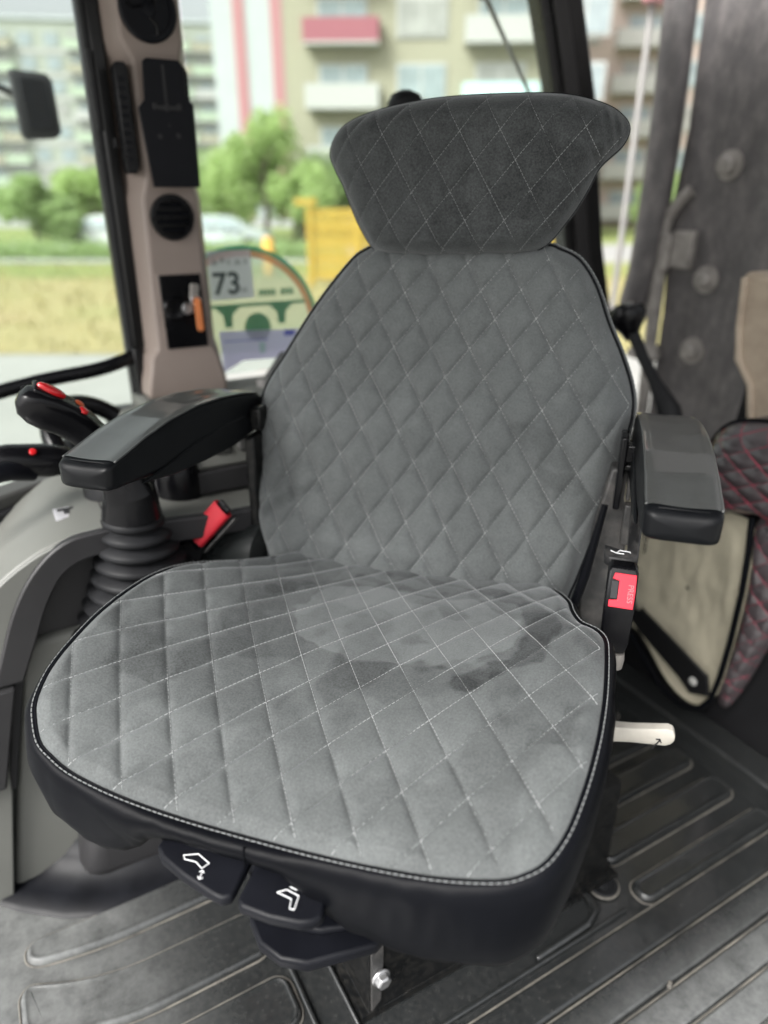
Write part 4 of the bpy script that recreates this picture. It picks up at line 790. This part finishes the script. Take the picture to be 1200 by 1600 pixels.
def pane_(name, pts, lab):
    a = empty(name, pts[0], 0, lab, 'window'); m_ = MB(); m_.prism(pts_uv(pts), lambda u, z: (u, 1.520, z), lambda u, z: (u, 1.525, z)); part(m_, 'glass_pane', 'cab_glass', a, a, smooth=False); return a
def pts_uv(pts): return [(p[0], p[2]) for p in pts]
w1 = pane_('side_window', [(-.62, 1.52, .02), (.254, 1.52, .02), (.254, 1.52, 1.72), (-.62, 1.52, 1.72)], 'clear glazed side door window left of the beige pillar')
w2 = pane_('side_window', [(.44, 1.52, .645), (1.46, 1.52, .645), (1.30, 1.52, 1.38), (1.18, 1.52, 1.72), (.44, 1.52, 1.72)], 'clear side window between the beige pillar and the corner post')
# things stuck on the glass (inside face)
def GP(u, z, h): return (u, 1.5195 - h, z)
sk = empty('round_sticker', (.51, 1.519, .735), 0, 'round green and brown bordered window sticker with a bridge emblem', 'sticker')
def disc(r0, r1, h, z0=.690, n=60):
    m_ = MB(); a_ = [2 * math.pi * j / n for j in range(n)]
    lo = [[GP(.51 + r0 * math.cos(a), max(z0, .735 + r0 * math.sin(a)), h) for a in a_], [GP(.51 + r1 * math.cos(a), max(z0, .735 + r1 * math.sin(a)), h) for a in a_]]
    return m_.loft(lo, caps=False)
part(disc(.001, .154, .0004), 'field', 'st_pale', sk, sk, smooth=False)
part(disc(.154, .167, .0006), 'brown_ring', 'st_brown', sk, sk, smooth=False)
part(disc(.167, .176, .0008), 'green_ring', 'st_green', sk, sk, smooth=False)
mb = MB(); mb.prism([(.40, .786), (.655, .786), (.655, .793), (.40, .793)], lambda u, z: GP(u, z, .0006), lambda u, z: GP(u, z, .0012))
for u in (.475, .597):
    mb.prism([(u - .026, .786), (u + .026, .786), (u + .010, .770), (u + .008, .745), (u - .008, .745), (u - .010, .770)], lambda x, z: GP(x, z, .0006), lambda x, z: GP(x, z, .0012))
part(mb, 'bridge_emblem', 'st_text', sk, sk, smooth=False)
mb = MB()
for k, u in enumerate((.548, .556, .564, .572, .580, .598, .606, .614, .622)): mb.prism([(u, .806), (u + .006, .806), (u + .006, .820), (u, .820)], lambda x, z: GP(x, z, .0006), lambda x, z: GP(x, z, .0012))
part(mb, 'faded_print', 'st_text', sk, sk, smooth=False)
mb = MB(); mb.lathe([(.030, 0), (.030, .0006)], GP(.54, .742, .0012), (0, -1, 0), 26); part(mb, 'field_mark', 'st_text', sk, sk, smooth=False)
s73 = empty('number_sticker', (.489, 1.518, .853), 0, 'square white sticker reading 73 stuck on the window glass', 'sticker')
mb = MB(); mb.prism([(.441, .902), (.535, .902), (.537, .804), (.442, .803)], lambda u, z: GP(u, z, .0014), lambda u, z: GP(u, z, .0020)); part(mb, 'sheet', 'paper_white', s73, s73, smooth=False)
text_mesh('73', .062, 'number', 'st_ink', s73, Matrix.Translation(-s73.location) @ axes(GP(.478, .834, .0024), (1, 0, 0), (0, 0, 1)))
mb = MB()
for u in (.508, .516): mb.prism([(u, .816), (u + .006, .816), (u + .006, .826), (u, .826)], lambda x, z: GP(x, z, .0020), lambda x, z: GP(x, z, .0024))
for u, z, w_ in ((.450, .874, .012), (.465, .878, .014), (.482, .874, .008), (.497, .873, .016), (.517, .874, .010)): mb.prism([(u, z), (u + w_, z), (u + w_ * .8, z + .009), (u + w_ * .3, z + .011)], lambda x, y: GP(x, y, .0020), lambda x, y: GP(x, y, .0024))
part(mb, 'small_print', 'wall_grey', s73, s73, smooth=False, kind='stuff')
lp_ = empty('paper_strip', (.54, 1.517, .70), 0, 'lilac paper strip leaning on the window below the round sticker', 'paper')
mb = MB(); mb.prism([(.452, .739), (.69, .728), (.69, .668), (.50, .672), (.455, .650)], lambda u, z: GP(u, z, .003), lambda u, z: GP(u, z, .0036)); part(mb, 'sheet', 'paper_lilac', lp_, lp_, smooth=False)
mb = MB(); mb.prism([(.60, .718), (.625, .717), (.625, .729), (.60, .730)], lambda u, z: GP(u, z, .0036), lambda u, z: GP(u, z, .0040)); mb.prism([(.46, .716), (.56, .713), (.56, .715), (.46, .718)], lambda u, z: GP(u, z, .0036), lambda u, z: GP(u, z, .0040)); part(mb, 'printed_mark', 'st_blue', lp_, lp_, smooth=False)
mb = MB(); mb.prism([(.540, .685), (.553, .685), (.553, .708), (.540, .708)], lambda u, z: GP(u, z, .0036), lambda u, z: GP(u, z, .0040)); part(mb, 'printed_block', 'balc_blue', lp_, lp_, smooth=False)
wi = empty('wiper_arm', (1.16, 1.56, 1.39), 0, 'thin grey wiper arm slanting down outside the window above the headrest', 'wiper')
mb = MB(); mb.tube([(1.143, 1.56, 1.415), (1.20, 1.56, 1.345), (1.31, 1.56, 1.21)], [.0065, .005, .0045], 8); part(mb, 'rod', 'dusty_steel', wi, wi)
mb = MB(); mb.lathe([(.014, 0), (.015, .012), (.010, .02)], (1.143, 1.575, 1.424), (0, -1, 0), 18); part(mb, 'pivot', 'ink', wi, wi)
kn = empty('control_lever', (.86, 1.36, .64), 0, 'round black knob on a stalk just above the headrest', 'lever')
mb = MB(); mb.lathe([(.008, -.032), (.022, -.026), (.034, -.008), (.035, .006), (.027, .021), (.010, .028)], (.80, 1.33, 1.160), (0, 0, 1), 26); part(mb, 'knob', 'rubber', kn, kn)
mb = MB(); mb.tube([(.80, 1.33, 1.14), (.83, 1.35, .9), (.86, 1.36, .60)], .010, 10); part(mb, 'stalk', 'frame_black', kn, kn)
mi = empty('door_mirror', (.255, 2.4, 1.4), 0, 'black rear-view mirror hanging outside the side window', 'mirror')
mb = MB(); lo = []
MPTS = [(.208, 1.312), (.300, 1.306), (.312, 1.290), (.315, 1.165), (.300, 1.152), (.222, 1.146), (.212, 1.158)]
mc = (.262, 1.23)
for v_, k_ in ((2.36, .90), (2.365, .99), (2.40, 1.0), (2.44, .92), (2.46, .70)): lo.append([(mc[0] + (u - mc[0]) * k_, v_, mc[1] + (z - mc[1]) * k_) for u, z in MPTS])
mh = part(mb.loft(lo), 'housing', 'ink', mi, mi, bevel=.008, seg=3)
mb = MB(); mb.prism([(mc[0] + .036, 1.285), (mc[0] + .046, 1.280), (mc[0] + .048, 1.17), (mc[0] + .038, 1.168)], lambda u, z: (u - .006, 2.352, z), lambda u, z: (u, 2.365, z)); mb.prism([(mc[0] - .036, 1.295), (mc[0] + .03, 1.29), (mc[0] + .034, 1.168), (mc[0] - .028, 1.168)], lambda u, z: (u, 2.354, z), lambda u, z: (u, 2.365, z)); part(mb, 'rear_rib', 'black_plastic', mh, mi, bevel=.004)
mb = MB(); mb.tube([(.26, 2.45, 1.25), (.24, 2.55, 1.27), (.0, 2.6, 1.36), (-.5, 2.1, 1.5)], .010, 8); part(mb, 'mirror_arm', 'frame_black', mi, mi)

# ------------------------------------------------------------------ rear: boom, lever, quilted cover
bo = empty('excavator_boom', (1.75, 1.3, .2), 0, 'dusty dark steel boom plate with three round bolts behind the cab', 'boom')
mb = MB(); mb.prism([(1.440, .25), (1.448, .70), (1.470, .98), (1.456, 1.17), (1.478, 1.80), (.85, 1.80), (.80, .25)], lambda v, z: (1.75, v, z), lambda v, z: (2.00, v, z)); bp_ = part(mb, 'boom_plate', 'boom_paint', bo, bo, bevel=.008)
for v, z in ((1.305, 1.077), (1.315, .799), (1.320, .607), (1.12, 1.19)):
    mb = MB(); mb.lathe([(.036, 0), (.036, .008), (.028, .010)], (1.75, v, z), (-1, 0, 0), 24); mb.lathe([(.024, .010), (.025, .026), (.018, .034), (.005, .036)], (1.75, v, z), (-1, .0, 0), 20); part(mb, 'bolt', 'dusty_steel', bp_, bo)
ho = props(MB().tube(crom([(1.72, 1.520, 1.80), (1.72, 1.512, 1.467), (1.72, 1.502, 1.176), (1.72, 1.508, .846), (1.72, 1.53, .72), (1.74, 1.545, .68)], 40, False).tolist(), .042, 18).build('hydraulic_hose', 'boom_paint', ang=80), 'thick dusty dark hose running down along the boom edge', 'hose')
br = empty('pipe_clamp', (1.73, 1.43, .86), 0, 'pale grey pipe clamp with bent pipe and rod on the boom edge', 'clamp')
mb = MB(); mb.bb((1.715, 1.43, .815), (1.75, 1.50, .912)); mb.bb((1.725, 1.365, .822), (1.75, 1.43, .920)); part(mb, 'clamp_body', 'dusty_steel', br, br, bevel=.006)
mb = MB(); mb.tube(crom([(1.735, 1.465, .91), (1.735, 1.462, .95), (1.735, 1.435, .99), (1.74, 1.405, 1.02)], 14, False).tolist(), .016, 12); part(mb, 'bent_pipe', 'dusty_steel', br, br)
mb = MB(); mb.tube([(1.735, 1.468, .82), (1.735, 1.460, .62), (1.735, 1.449, .30)], [.022, .019, .018], 12); mb.lathe([(.03, -.02), (.03, .02)], (1.735, 1.455, .58), (0, .2, 1), 14); part(mb, 'rod', 'dusty_steel', br, br)
mb = MB(); mb.tube([(1.735, 1.44, .565), (1.735, 1.53, .57)], .016, 10); part(mb, 'cross_pin', 'dusty_steel', br, br)
props(MB().tube([(2.2, 2.053, 1.75), (2.2, 2.058, 1.0), (2.2, 2.065, -.2)], .011, 10).build('thin_pole', 'pale_rod'), 'thin pale vertical pole outside beyond the corner post', 'pole')
props(MB().lathe([(.05, 0), (.06, .04), (.05, .09)], (2.2, 2.03, 1.60), (0, 0, 1), 16).build('work_lamp', 'stripe_red'), 'small dark red lamp at the top of the thin pole', 'lamp')
rv = empty('backhoe_lever', (1.2, .93, .5), 0, 'black backhoe lever with round knob behind the seat, right of the backrest', 'lever')
kc = Vector((1.2, 1.080, .772)); kd = Vector((0, 1, 1.05)).normalized()
mb = MB(); mb.tube([(1.2, .90, .52), (1.2, .938, .605), (1.2, .985, .655), (1.2, 1.022, .695), (1.2, 1.055, .738)], [.026, .024, .0125, .012, .013], 14); part(mb, 'shaft', 'rubber', rv, rv)
mb = MB(); mb.lathe([(.012, -.05), (.022, -.030), (.036, -.012), (.040, .004), (.036, .018), (.02, .027), (.005, .029)], kc, Vector((-.1, .35, .93)), 26); part(mb, 'knob', 'gloss_plastic', rv, rv)
mb = MB(); mb.lathe([(.034, 0), (.028, .05), (.018, .10), (.014, .11)], (1.2, .895, .515), Vector((0, .42, .9)), 20); part(mb, 'boot', 'rubber', rv, rv)
tn = empty('pillar_panel', (1.32, .80, .5), 0, 'beige plastic trim panel at the right edge above the quilted cover', 'trim panel')
TP = [(.905, .860), (.892, .875), (.835, .862), (.74, .80), (.70, .50), (.80, .50), (.838, .604), (.850, .66), (.888, .705), (.896, .76)]
mb = MB(); mb.prism(TP, lambda v, z: (1.30, v, z), lambda v, z: (1.36, v, z)); tb_ = part(mb, 'panel', 'tan', tn, tn, bevel=.010, seg=3)
mb = MB(); mb.tube([(1.298, .893, .862), (1.298, .885, .77), (1.298, .872, .71), (1.298, .836, .665), (1.298, .82, .60)], .007, 8); part(mb, 'edge_bead', 'tan', tb_, tn)
mb = MB(); mb.prism([(.905, .70), (.86, .70), (.83, .63), (.80, .45), (.93, .45)], lambda v, z: (1.40, v, z), lambda v, z: (1.44, v, z)); part(mb, 'backing_plate', 'dark_void', tn, tn)

cv = empty('quilted_cover', (1.1, .7, .05), 0, 'black quilted cover with red diamond stitching and cream lining, hanging half open', 'cover')
# cream lining: a slack concave sheet
CL = crom([(.935, .46), (.80, .50), (.715, .49), (.645, .48), (.632, .36), (.634, .21), (.642, .13), (.668, .086), (.705, .072), (.758, .09), (.839, .155), (.92, .17), (.96, .3)], 120)
cc_ = np.array((.77, .29)); lo = []
for r_ in np.linspace(1, .02, 30):
    l = []
    for p in CL:
        q_ = cc_ + (p - cc_) * r_; dep = .026 * (1 - r_ ** 2) + .010 * fbm(q_[0] * 13, q_[1] * 6, 2., 3) * (1 - r_ ** 6)
        l.append((1.10 + dep, q_[0], q_[1]))
    lo.append(l)
part(MB().loft(lo, caps=False), 'lining', 'cream_cloth', cv, cv, ang=180)
# quilted roll on top
rq = Quilt([[.70, .57], [.030, .016], [-.030, .016]], 1)
def roll_surf(P, rf):
    e = np.clip((rf - .6) / .4, 0, 1); return np.stack([1.055 + .05 * e ** 2 + .9 * np.maximum(0, P[:, 1] - .56) ** 2 * 4, P[:, 0], P[:, 1]], 1)
rpad = Pad([(.765, .50), (.768, .56), (.762, .61), (.74, .640), (.68, .655), (.58, .668), (.50, .66), (.47, .60), (.49, .54), (.58, .505), (.64, .505), (.69, .492), (.73, .485)], (.62, .575), roll_surf, (-1, 0, 0), rq, .006, .007, NA=260, NR=50)
ro = rpad.mesh('quilted_roll', cv, lambda P: np.zeros(len(P))); ro.data.materials.clear(); ro.data.materials.append(M['quilt_black']); ro.data.transform(Matrix.Translation(-cv.location)); rpad.out = rpad.out
st_ = rpad.stitches(ro, (-9, 10), (-9, 10), dash=.006, gap=.0008, m='red_thread', wid=.0009); st_.data.transform(Matrix.Translation(-cv.location))
MB_ = MB().tube([tuple(Vector(p) - cv.location) for p in rpad.rim] + [tuple(Vector(rpad.rim[0]) - cv.location)], .005, 8, caps=False); MB_.build('piping', 'leather', ro, ang=180)
mb = MB(); mb.loft([[tuple(Vector(p) - cv.location + Vector((d_, 0, 0))) for p in rpad.rim] for d_ in (0, .03, .10)], caps=False); mb.build('roll_back', 'quilt_black', ro, ang=180)
# quilted border strip down the open edge
sq = Quilt([[.62, .30], [.022, .020], [-.022, .020]], 1)
def strip_surf(P, rf):
    e = np.clip((rf - .5) / .5, 0, 1); return np.stack([1.075 + .02 * e ** 2 + .25 * np.maximum(0, .64 - P[:, 0]), P[:, 0], P[:, 1]], 1)
spad = Pad([(.640, .50), (.632, .42), (.627, .30), (.630, .20), (.636, .125), (.618, .115), (.596, .18), (.570, .30), (.535, .40), (.51, .50), (.54, .545), (.60, .535)], (.590, .36), strip_surf, (-1, 0, 0), sq, .003, .005, NA=260, NR=40)
so_ = spad.mesh('border_strip', cv, lambda P: np.zeros(len(P))); so_.data.materials.clear(); so_.data.materials.append(M['quilt_black']); so_.data.transform(Matrix.Translation(-cv.location))
st_ = spad.stitches(so_, (-14, 14), (-14, 14), dash=.006, gap=.0008, m='red_thread', wid=.0008); st_.data.transform(Matrix.Translation(-cv.location))
mb = MB(); mb.tube([tuple(Vector((1.085, v + .004, z)) - cv.location) for v, z in ((.642, .505), (.634, .44), (.629, .36), (.629, .26), (.633, .18), (.640, .12), (.662, .083), (.705, .066), (.76, .082), (.84, .148), (.92, .165))], .0055, 8); mb.build('edge_piping', 'leather', cv, ang=80)
# black plate, strap, button and cord
mb = MB(); mb.prism([(.86, .19), (.832, .225), (.66, .165), (.648, .125), (.69, .105), (.72, .125), (.83, .17)], lambda v, z: (1.082, v, z), lambda v, z: (1.088, v, z)); bl_ = part(mb, 'fastening_plate', 'dark_void', cv, cv, bevel=.002)
mb = MB(); mb.prism([(.90, .205), (.86, .235), (.845, .205), (.885, .17)], lambda v, z: (1.086, v, z), lambda v, z: (1.092, v, z)); part(mb, 'strap', 'black_plastic', cv, cv, bevel=.002)
mb = MB(); mb.lathe([(.0085, 0), (.0085, .002), (.005, .004), (.001, .0045)], (1.081, .685, .138), (-1, 0, 0), 18); part(mb, 'snap_button', 'slab_white', bl_, cv)
mb = MB(); mb.tube(crom([(1.09, .862, .455), (1.085, .862, .42), (1.085, .858, .385), (1.085, .850, .37), (1.085, .845, .40), (1.09, .846, .455)], 24, False).tolist(), .0016, 6); mb.tube([(1.085, .850, .37), (1.085, .849, .345)], .0018, 6); part(mb, 'draw_cord', 'ink', cv, cv)

# ------------------------------------------------------------------ outside (ground 1.1 m below the cab floor)
GZ = -1.1
FW = Vector((math.sin(R(29.5)), math.cos(R(29.5)), 0)); RT = Vector((math.cos(R(29.5)), -math.sin(R(29.5)), 0))
def W(x, y, z=0.): p = RT * x + FW * y; return Vector((p.x, p.y, GZ + z))      # metres right of / ahead of the viewer's spot, height above ground
YAW = R(-29.5)
def sheet(name, x0, x1, y0, y1, z, m):
    mb_ = MB(); mb_.add([W(x0, y0, z), W(x1, y0, z), W(x1, y1, z), W(x0, y1, z)], [(0, 1, 2, 3)]); return mb_.build(name, m, kind='structure', smooth=False)
sheet('ground', -600, 600, -300, 900, -.012, 'pale_ground')
sheet('dry_lawn', -120, 120, 10.5, 24.5, 0, 'dry_grass')
sheet('green_verge', -120, 120, 21.5, 26.5, .006, 'green_grass')
sheet('pavement', -120, 120, 26.5, 28.2, .010, 'pale_ground')
sheet('road', -160, 160, 29.6, 37, .002, 'asphalt')
sheet('far_lawn', -160, 160, 38, 60, .006, 'green_grass')
# grass tufts on the lawn: one countless mass
rnd = random.Random(3); mb = MB()
for k in range(9000):
    x, y = rnd.uniform(-18, 16), rnd.uniform(10.6, 26.4); h = rnd.uniform(.04, .16); a = rnd.uniform(0, 6.28); d_ = Vector((math.cos(a), math.sin(a), 0)) * .03; p = W(x, y)
    mb.add([p - d_, p + d_, p + Vector((rnd.uniform(-.05, .05), rnd.uniform(-.05, .05), h))], [(0, 1, 2)])
mb.build('grass_tufts', 'dry_grass', smooth=False, kind='stuff', label='tufts of dry yellow-green grass across the lot', cat='grass')

def crown_mesh(rx, rz, n, leaf, seed, lobes=9):
    r_ = random.Random(seed); m_ = MB(); L_ = []
    for k in range(lobes):
        a = r_.uniform(0, 6.28); q = r_.uniform(.25, .75); L_.append((Vector((math.cos(a) * rx * q, math.sin(a) * rx * q, r_.uniform(-.55, .6) * rz)), r_.uniform(.35, .6)))
    L_.append((Vector((0, 0, rz * .55)), .4))
    for k in range(n):
        c_, s_ = r_.choice(L_); u = Vector((r_.gauss(0, 1), r_.gauss(0, 1), r_.gauss(0, 1))).normalized() * (r_.random() ** .4)
        p = c_ + Vector((u.x * rx * s_, u.y * rx * s_, u.z * rz * s_)); a = Vector((r_.gauss(0, 1), r_.gauss(0, 1), r_.gauss(0, 1))).normalized(); x, y, _ = frame_of(a); l = leaf * r_.uniform(.6, 1.4)
        m_.add([p - x * l, p - y * l * .6, p + x * l, p + y * l * .6], [(0, 1, 2, 3)])
    return m_
def tree(x, y, h, rx, lab, m='leaf', seed=1, low=.12, n=3600, name='tree'):
    t = empty(name, W(x, y), YAW, lab, 'tree' if name == 'tree' else 'shrub', 'greenery in front of the apartment blocks')
    rz = h * (1 - low) / 2; mb_ = MB(); mb_.tube([(0, 0, -.05), (.05, 0, h * .3), (-.03, .04, h * .6), (0, 0, h * .85)], [h * .025, h * .02, h * .012, h * .005], 8)
    for k in range(5):
        a = k * 1.3 + seed; mb_.tube([(0, 0, h * (.25 + .1 * k)), (math.cos(a) * rx * .6, math.sin(a) * rx * .6, h * (.4 + .1 * k))], [h * .009, h * .003], 6)
    mb_.build('trunk', 'bark', t); c_ = crown_mesh(rx, rz, n, .16, seed).build('crown', m, t, smooth=False); c_.location.z = h * low + rz; return t
tree(-12.6, 33.5, 3.4, 1.9, 'loose green tree at the left edge behind the mirror', 'leaf', 11)
tree(-14.2, 31.0, 3.1, 1.6, 'bushy green tree cut by the left picture edge', 'leaf_deep', 12)
tree(-10.4, 36.5, 4.2, 2.0, 'taller green tree just left of the black window post', 'leaf', 13)
tree(-6.0, 39.0, 6.2, 1.9, 'pointed bright green tree right of the beige pillar', 'leaf', 14, .08)
tree(-4.0, 38.8, 3.9, 1.7, 'low bright green tree left of the yellow fence', 'leaf', 15, .08)
tree(-7.9, 40.0, 4.6, 1.9, 'round green tree close beside the beige pillar', 'leaf', 16, .06)
tree(-2.4, 41.5, 4.4, 1.9, 'deep green tree behind the yellow fence', 'leaf_deep', 17, .06)
tree(-9.3, 45.0, 4.6, 2.2, 'deep green tree hidden mostly by the beige pillar', 'leaf_deep', 18, .06)
tree(16.5, 44.0, 3.4, 2.2, 'green shrub beyond the thin pole', 'leaf_deep', 19, .02, name='shrub')
mb = MB(); r_ = random.Random(5)
for k in range(9000):
    p = W(r_.uniform(-26, -1.5), r_.gauss(28.9, .35), abs(r_.gauss(.25, .2))); a = Vector((r_.gauss(0, 1), r_.gauss(0, 1), r_.gauss(0, 1))).normalized(); x, y, _ = frame_of(a); l = .09
    mb.add([p - x * l, p - y * l * .6, p + x * l, p + y * l * .6], [(0, 1, 2, 3)])
mb.build('hedge', 'leaf_deep', smooth=False, kind='stuff', label='low scrubby hedge along the kerb', cat='hedge')

def car(x, y, m, lab, rz=0.):
    c_ = empty('parked_car', W(x, y, .0), YAW + rz, lab, 'car', 'cars parked along the street')
    prof = [(-2.1, .35), (-2.12, .62), (-2.0, .84), (-1.55, .92), (-.95, 1.38), (-.5, 1.46), (.35, 1.45), (.75, 1.34), (1.3, .95), (1.95, .82), (2.12, .62), (2.1, .35)]
    m_ = MB(); lo = []
    for yy_, k_ in ((-.86, 0), (-.84, .04), (.84, .04), (.86, 0)):
        lo.append([(px_ * (1 if k_ else .985), yy_ * (1 if z_ < .95 else .80), z_) for px_, z_ in prof])
    b_ = m_.loft(lo).build('body', m, c_, bevel=.03)
    for s_ in (-1, 1):
        for pts in ([(-1.42, .95), (-.92, 1.33), (-.12, 1.38), (-.12, .95)], [(-.02, .95), (-.02, 1.38), (.38, 1.37), (.72, 1.28), (1.12, .95)]):
            g = MB(); g.prism(pts, lambda a, z_: (a, s_ * (.862 if z_ < 1 else .70), z_), lambda a, z_: (a, s_ * (.872 if z_ < 1 else .712), z_)); g.build('side_glass', 'pane', b_)
        for wx_ in (-1.3, 1.32):
            g = MB(); g.lathe([(.31, -.1), (.33, -.08), (.33, .08), (.31, .1), (.2, .1), (.18, .08)], (wx_, s_ * .80, .32), (0, 1, 0), 22); wh = g.build('wheel', 'tyre', c_)
            g = MB(); g.lathe([(.19, 0), (.19, .02), (.05, .03)], (wx_, s_ * .89, .32), (0, s_, 0), 16); g.build('rim', 'dusty_steel', wh)
    for s_ in (-1, 1):
        g = MB(); g.box((2.05, s_ * .6, .70), (.1, .34, .14)); g.build('headlight', 'pane', c_, bevel=.03); g = MB(); g.box((-2.05, s_ * .62, .74), (.1, .26, .16)); g.build('tail_light', 'bright_red', c_, bevel=.02)
    return c_
car(-11.4, 32.2, 'car_white', 'white parked car left of the black window post', .06)
car(-6.9, 32.0, 'car_silver', 'silver parked car right of the beige pillar', .03)

# yellow metal fence
fe = empty('yellow_fence', W(-1.0, 19.5), YAW, 'bright yellow metal bar fence behind the backrest', 'fence')
for k, x in enumerate((-.9, .35, 1.6, 2.85, 4.1, 5.35)):
    m_ = MB(); m_.box((x, 0, .95), (.16, .16, 1.9)); m_.build('post', 'yellow', fe, bevel=.01)
m_ = MB(); m_.box((-.98, -.02, 2.02), (.55, .20, .16)); m_.build('post_cap', 'yellow', fe, bevel=.01)
for z in (.25, .65, 1.05, 1.45, 1.80):
    m_ = MB(); m_.box((2.25, 0, z), (6.3, .05, .12)); m_.build('rail', 'yellow', fe, bevel=.005)
bar = None
for k in range(62):
    x = -.85 + k * .1
    if bar is None: m_ = MB(); m_.box((0, 0, .95), (.078, .045, 1.6)); bar = m_.build('bar', 'yellow', fe); bar.location.x = x
    else: c_ = copy_obj(bar, fe, (x, 0, 0))
props(MB().lathe([(.16, 0), (.16, .95), (.12, 1.05)], W(-3.45, 22.5), (0, 0, 1), 16).build('bollard', 'post_orange'), 'orange yellow post standing left of the yellow fence', 'post')

# apartment blocks
def shared(name, mb_, m, bevel=0):
    o = mb_.build(name, m, None, bevel=bevel); return o
def block(name, x, y, wd, dp, h, wallm, lab, rz, storeys, z0, sh, bays, bw, bh, balc=(), slab=None, slabm='slab_white', skip=None, railm=None, bstart=None, step=None):
    """front face on local y = 0, looking at the viewer; each window is a part of its own"""
    b = empty(name, W(x, y), YAW + rz, lab, 'building')
    m_ = MB(); m_.bb((-wd / 2, 0, 0), (wd / 2, dp, h)); wl = m_.build('wall', wallm, b)
    m_ = MB(); m_.bb((-wd / 2 - .25, -.3, h), (wd / 2 + .25, dp + .3, h + .35)); m_.build('roof', 'wall_grey', b)
    step = step or wd / bays; bstart = -wd / 2 + step / 2 if bstart is None else bstart
    fr = MB(); fr.box((0, -.02, 0), (bw + .24, .12, bh + .24)); pn = MB(); pn.box((0, -.05, 0), (bw, .10, bh)); ml = MB(); ml.box((0, -.07, 0), (.09, .1, bh)); bl = MB()
    bl.bb((-step * .47, -1.0, -.12), (step * .47, .02, 0)); 
    rl_ = MB(); rl_.bb((-step * .47, -1.0, 0), (step * .47, -.92, 1.0)); rl_.bb((-step * .47, -.92, 0), (-step * .47 + .08, -.0, 1.0)); rl_.bb((step * .47 - .08, -.92, 0), (step * .47, -.0, 1.0))
    P = {}
    def put(kind, mb_, mt, parent, loc):
        key_ = (kind, mt)
        if key_ not in P:
            o = mb_.build(kind, mt, parent); o.location = loc; P[key_] = o
        else:
            o = P[key_].copy(); col.objects.link(o); o.parent = parent; o.location = loc
        return o
    for f in range(storeys):
        for k in range(bays):
            if skip and skip(k, f): continue
            cx, cz = bstart + k * step, z0 + f * sh
            w_ = put('window', fr, 'slab_white', b, (cx, 0, cz)); put('pane', pn, 'pane' if (k * 7 + f * 3) % 4 else 'pane_shade', w_, (0, -.03, 0)); put('mullion', ml, 'slab_white', w_, (0, -.03, 0))
            if k in balc:
                s_ = put('balcony', bl, 'slab_white', b, (cx, 0, cz - bh / 2 - .35)); rm = railm(k, f) if railm else 'balc_green'; put('balcony_front', rl_, rm, s_, (0, 0, 0))
        if slab: 
            g = put('floor_band', MB().box((0, -.06, 0), (wd, .12, slab)), slabm, b, (0, 0, z0 + f * sh - sh / 2))
    return b
S = 1208.
# far nine-storey block on the left
block('apartment_block', (175 - 600) / S * 112, 112, 66, 14, 23.6, 'wall_mint', 'long mint and white nine-storey apartment block on the left', R(7), 8, 2.2, 2.75, 20, 1.7, 1.5, balc=(1, 2, 5, 6, 9, 10, 13, 14, 17, 18), slab=.5, railm=lambda k, f: ('balc_green', 'slab_white', 'balc_green', 'wall_cream')[(k + f * 3) % 4])
# white tower with two red stripes
tw = empty('stripe_tower', W((420 - 600) / S * 84, 84), YAW + R(4), 'pale grey stair tower with two vertical red stripes', 'building')
MB().bb((-4.7, 0, 0), (4.7, 9, 36)).build('wall', 'wall_white', tw)
for x in (-2.5, 1.2): MB().bb((x, -.12, 0), (x + 1.15, .02, 35.5)).build('red_stripe', 'stripe_red', tw)
for k in range(9): MB().bb((2.9, -.1, 2 + k * 3.6), (4.0, .02, 4.2 + k * 3.6)).build('window', 'pane' if k % 2 else 'slab_white', tw)
MB().bb((3.6, -1.2, 0), (5.2, 1.0, 36)).build('side_pier', 'wall_grey', tw)
# near cream block behind the headrest
block('apartment_house', (672 - 600) / S * 42, 42, 15.2, 12, 25, 'wall_cream', 'cream apartment house with balconies right behind the headrest', R(-3), 8, 1.9, 2.8, 4, 2.3, 1.5, balc=(0, 2), railm=lambda k, f: ('balc_red' if f == 3 else 'slab_white') if k == 0 else ('balc_blue' if f % 2 == 0 else 'slab_white'), bstart=-4.6, step=4.0)
# pink block on the right
block('apartment_house', (1040 - 600) / S * 60, 60, 19, 12, 31, 'wall_pink', 'pinkish apartment house seen between the corner post and the boom', R(-6), 10, 1.8, 2.85, 5, 2.1, 1.5, balc=(1, 3), railm=lambda k, f: 'slab_white', step=4.2)
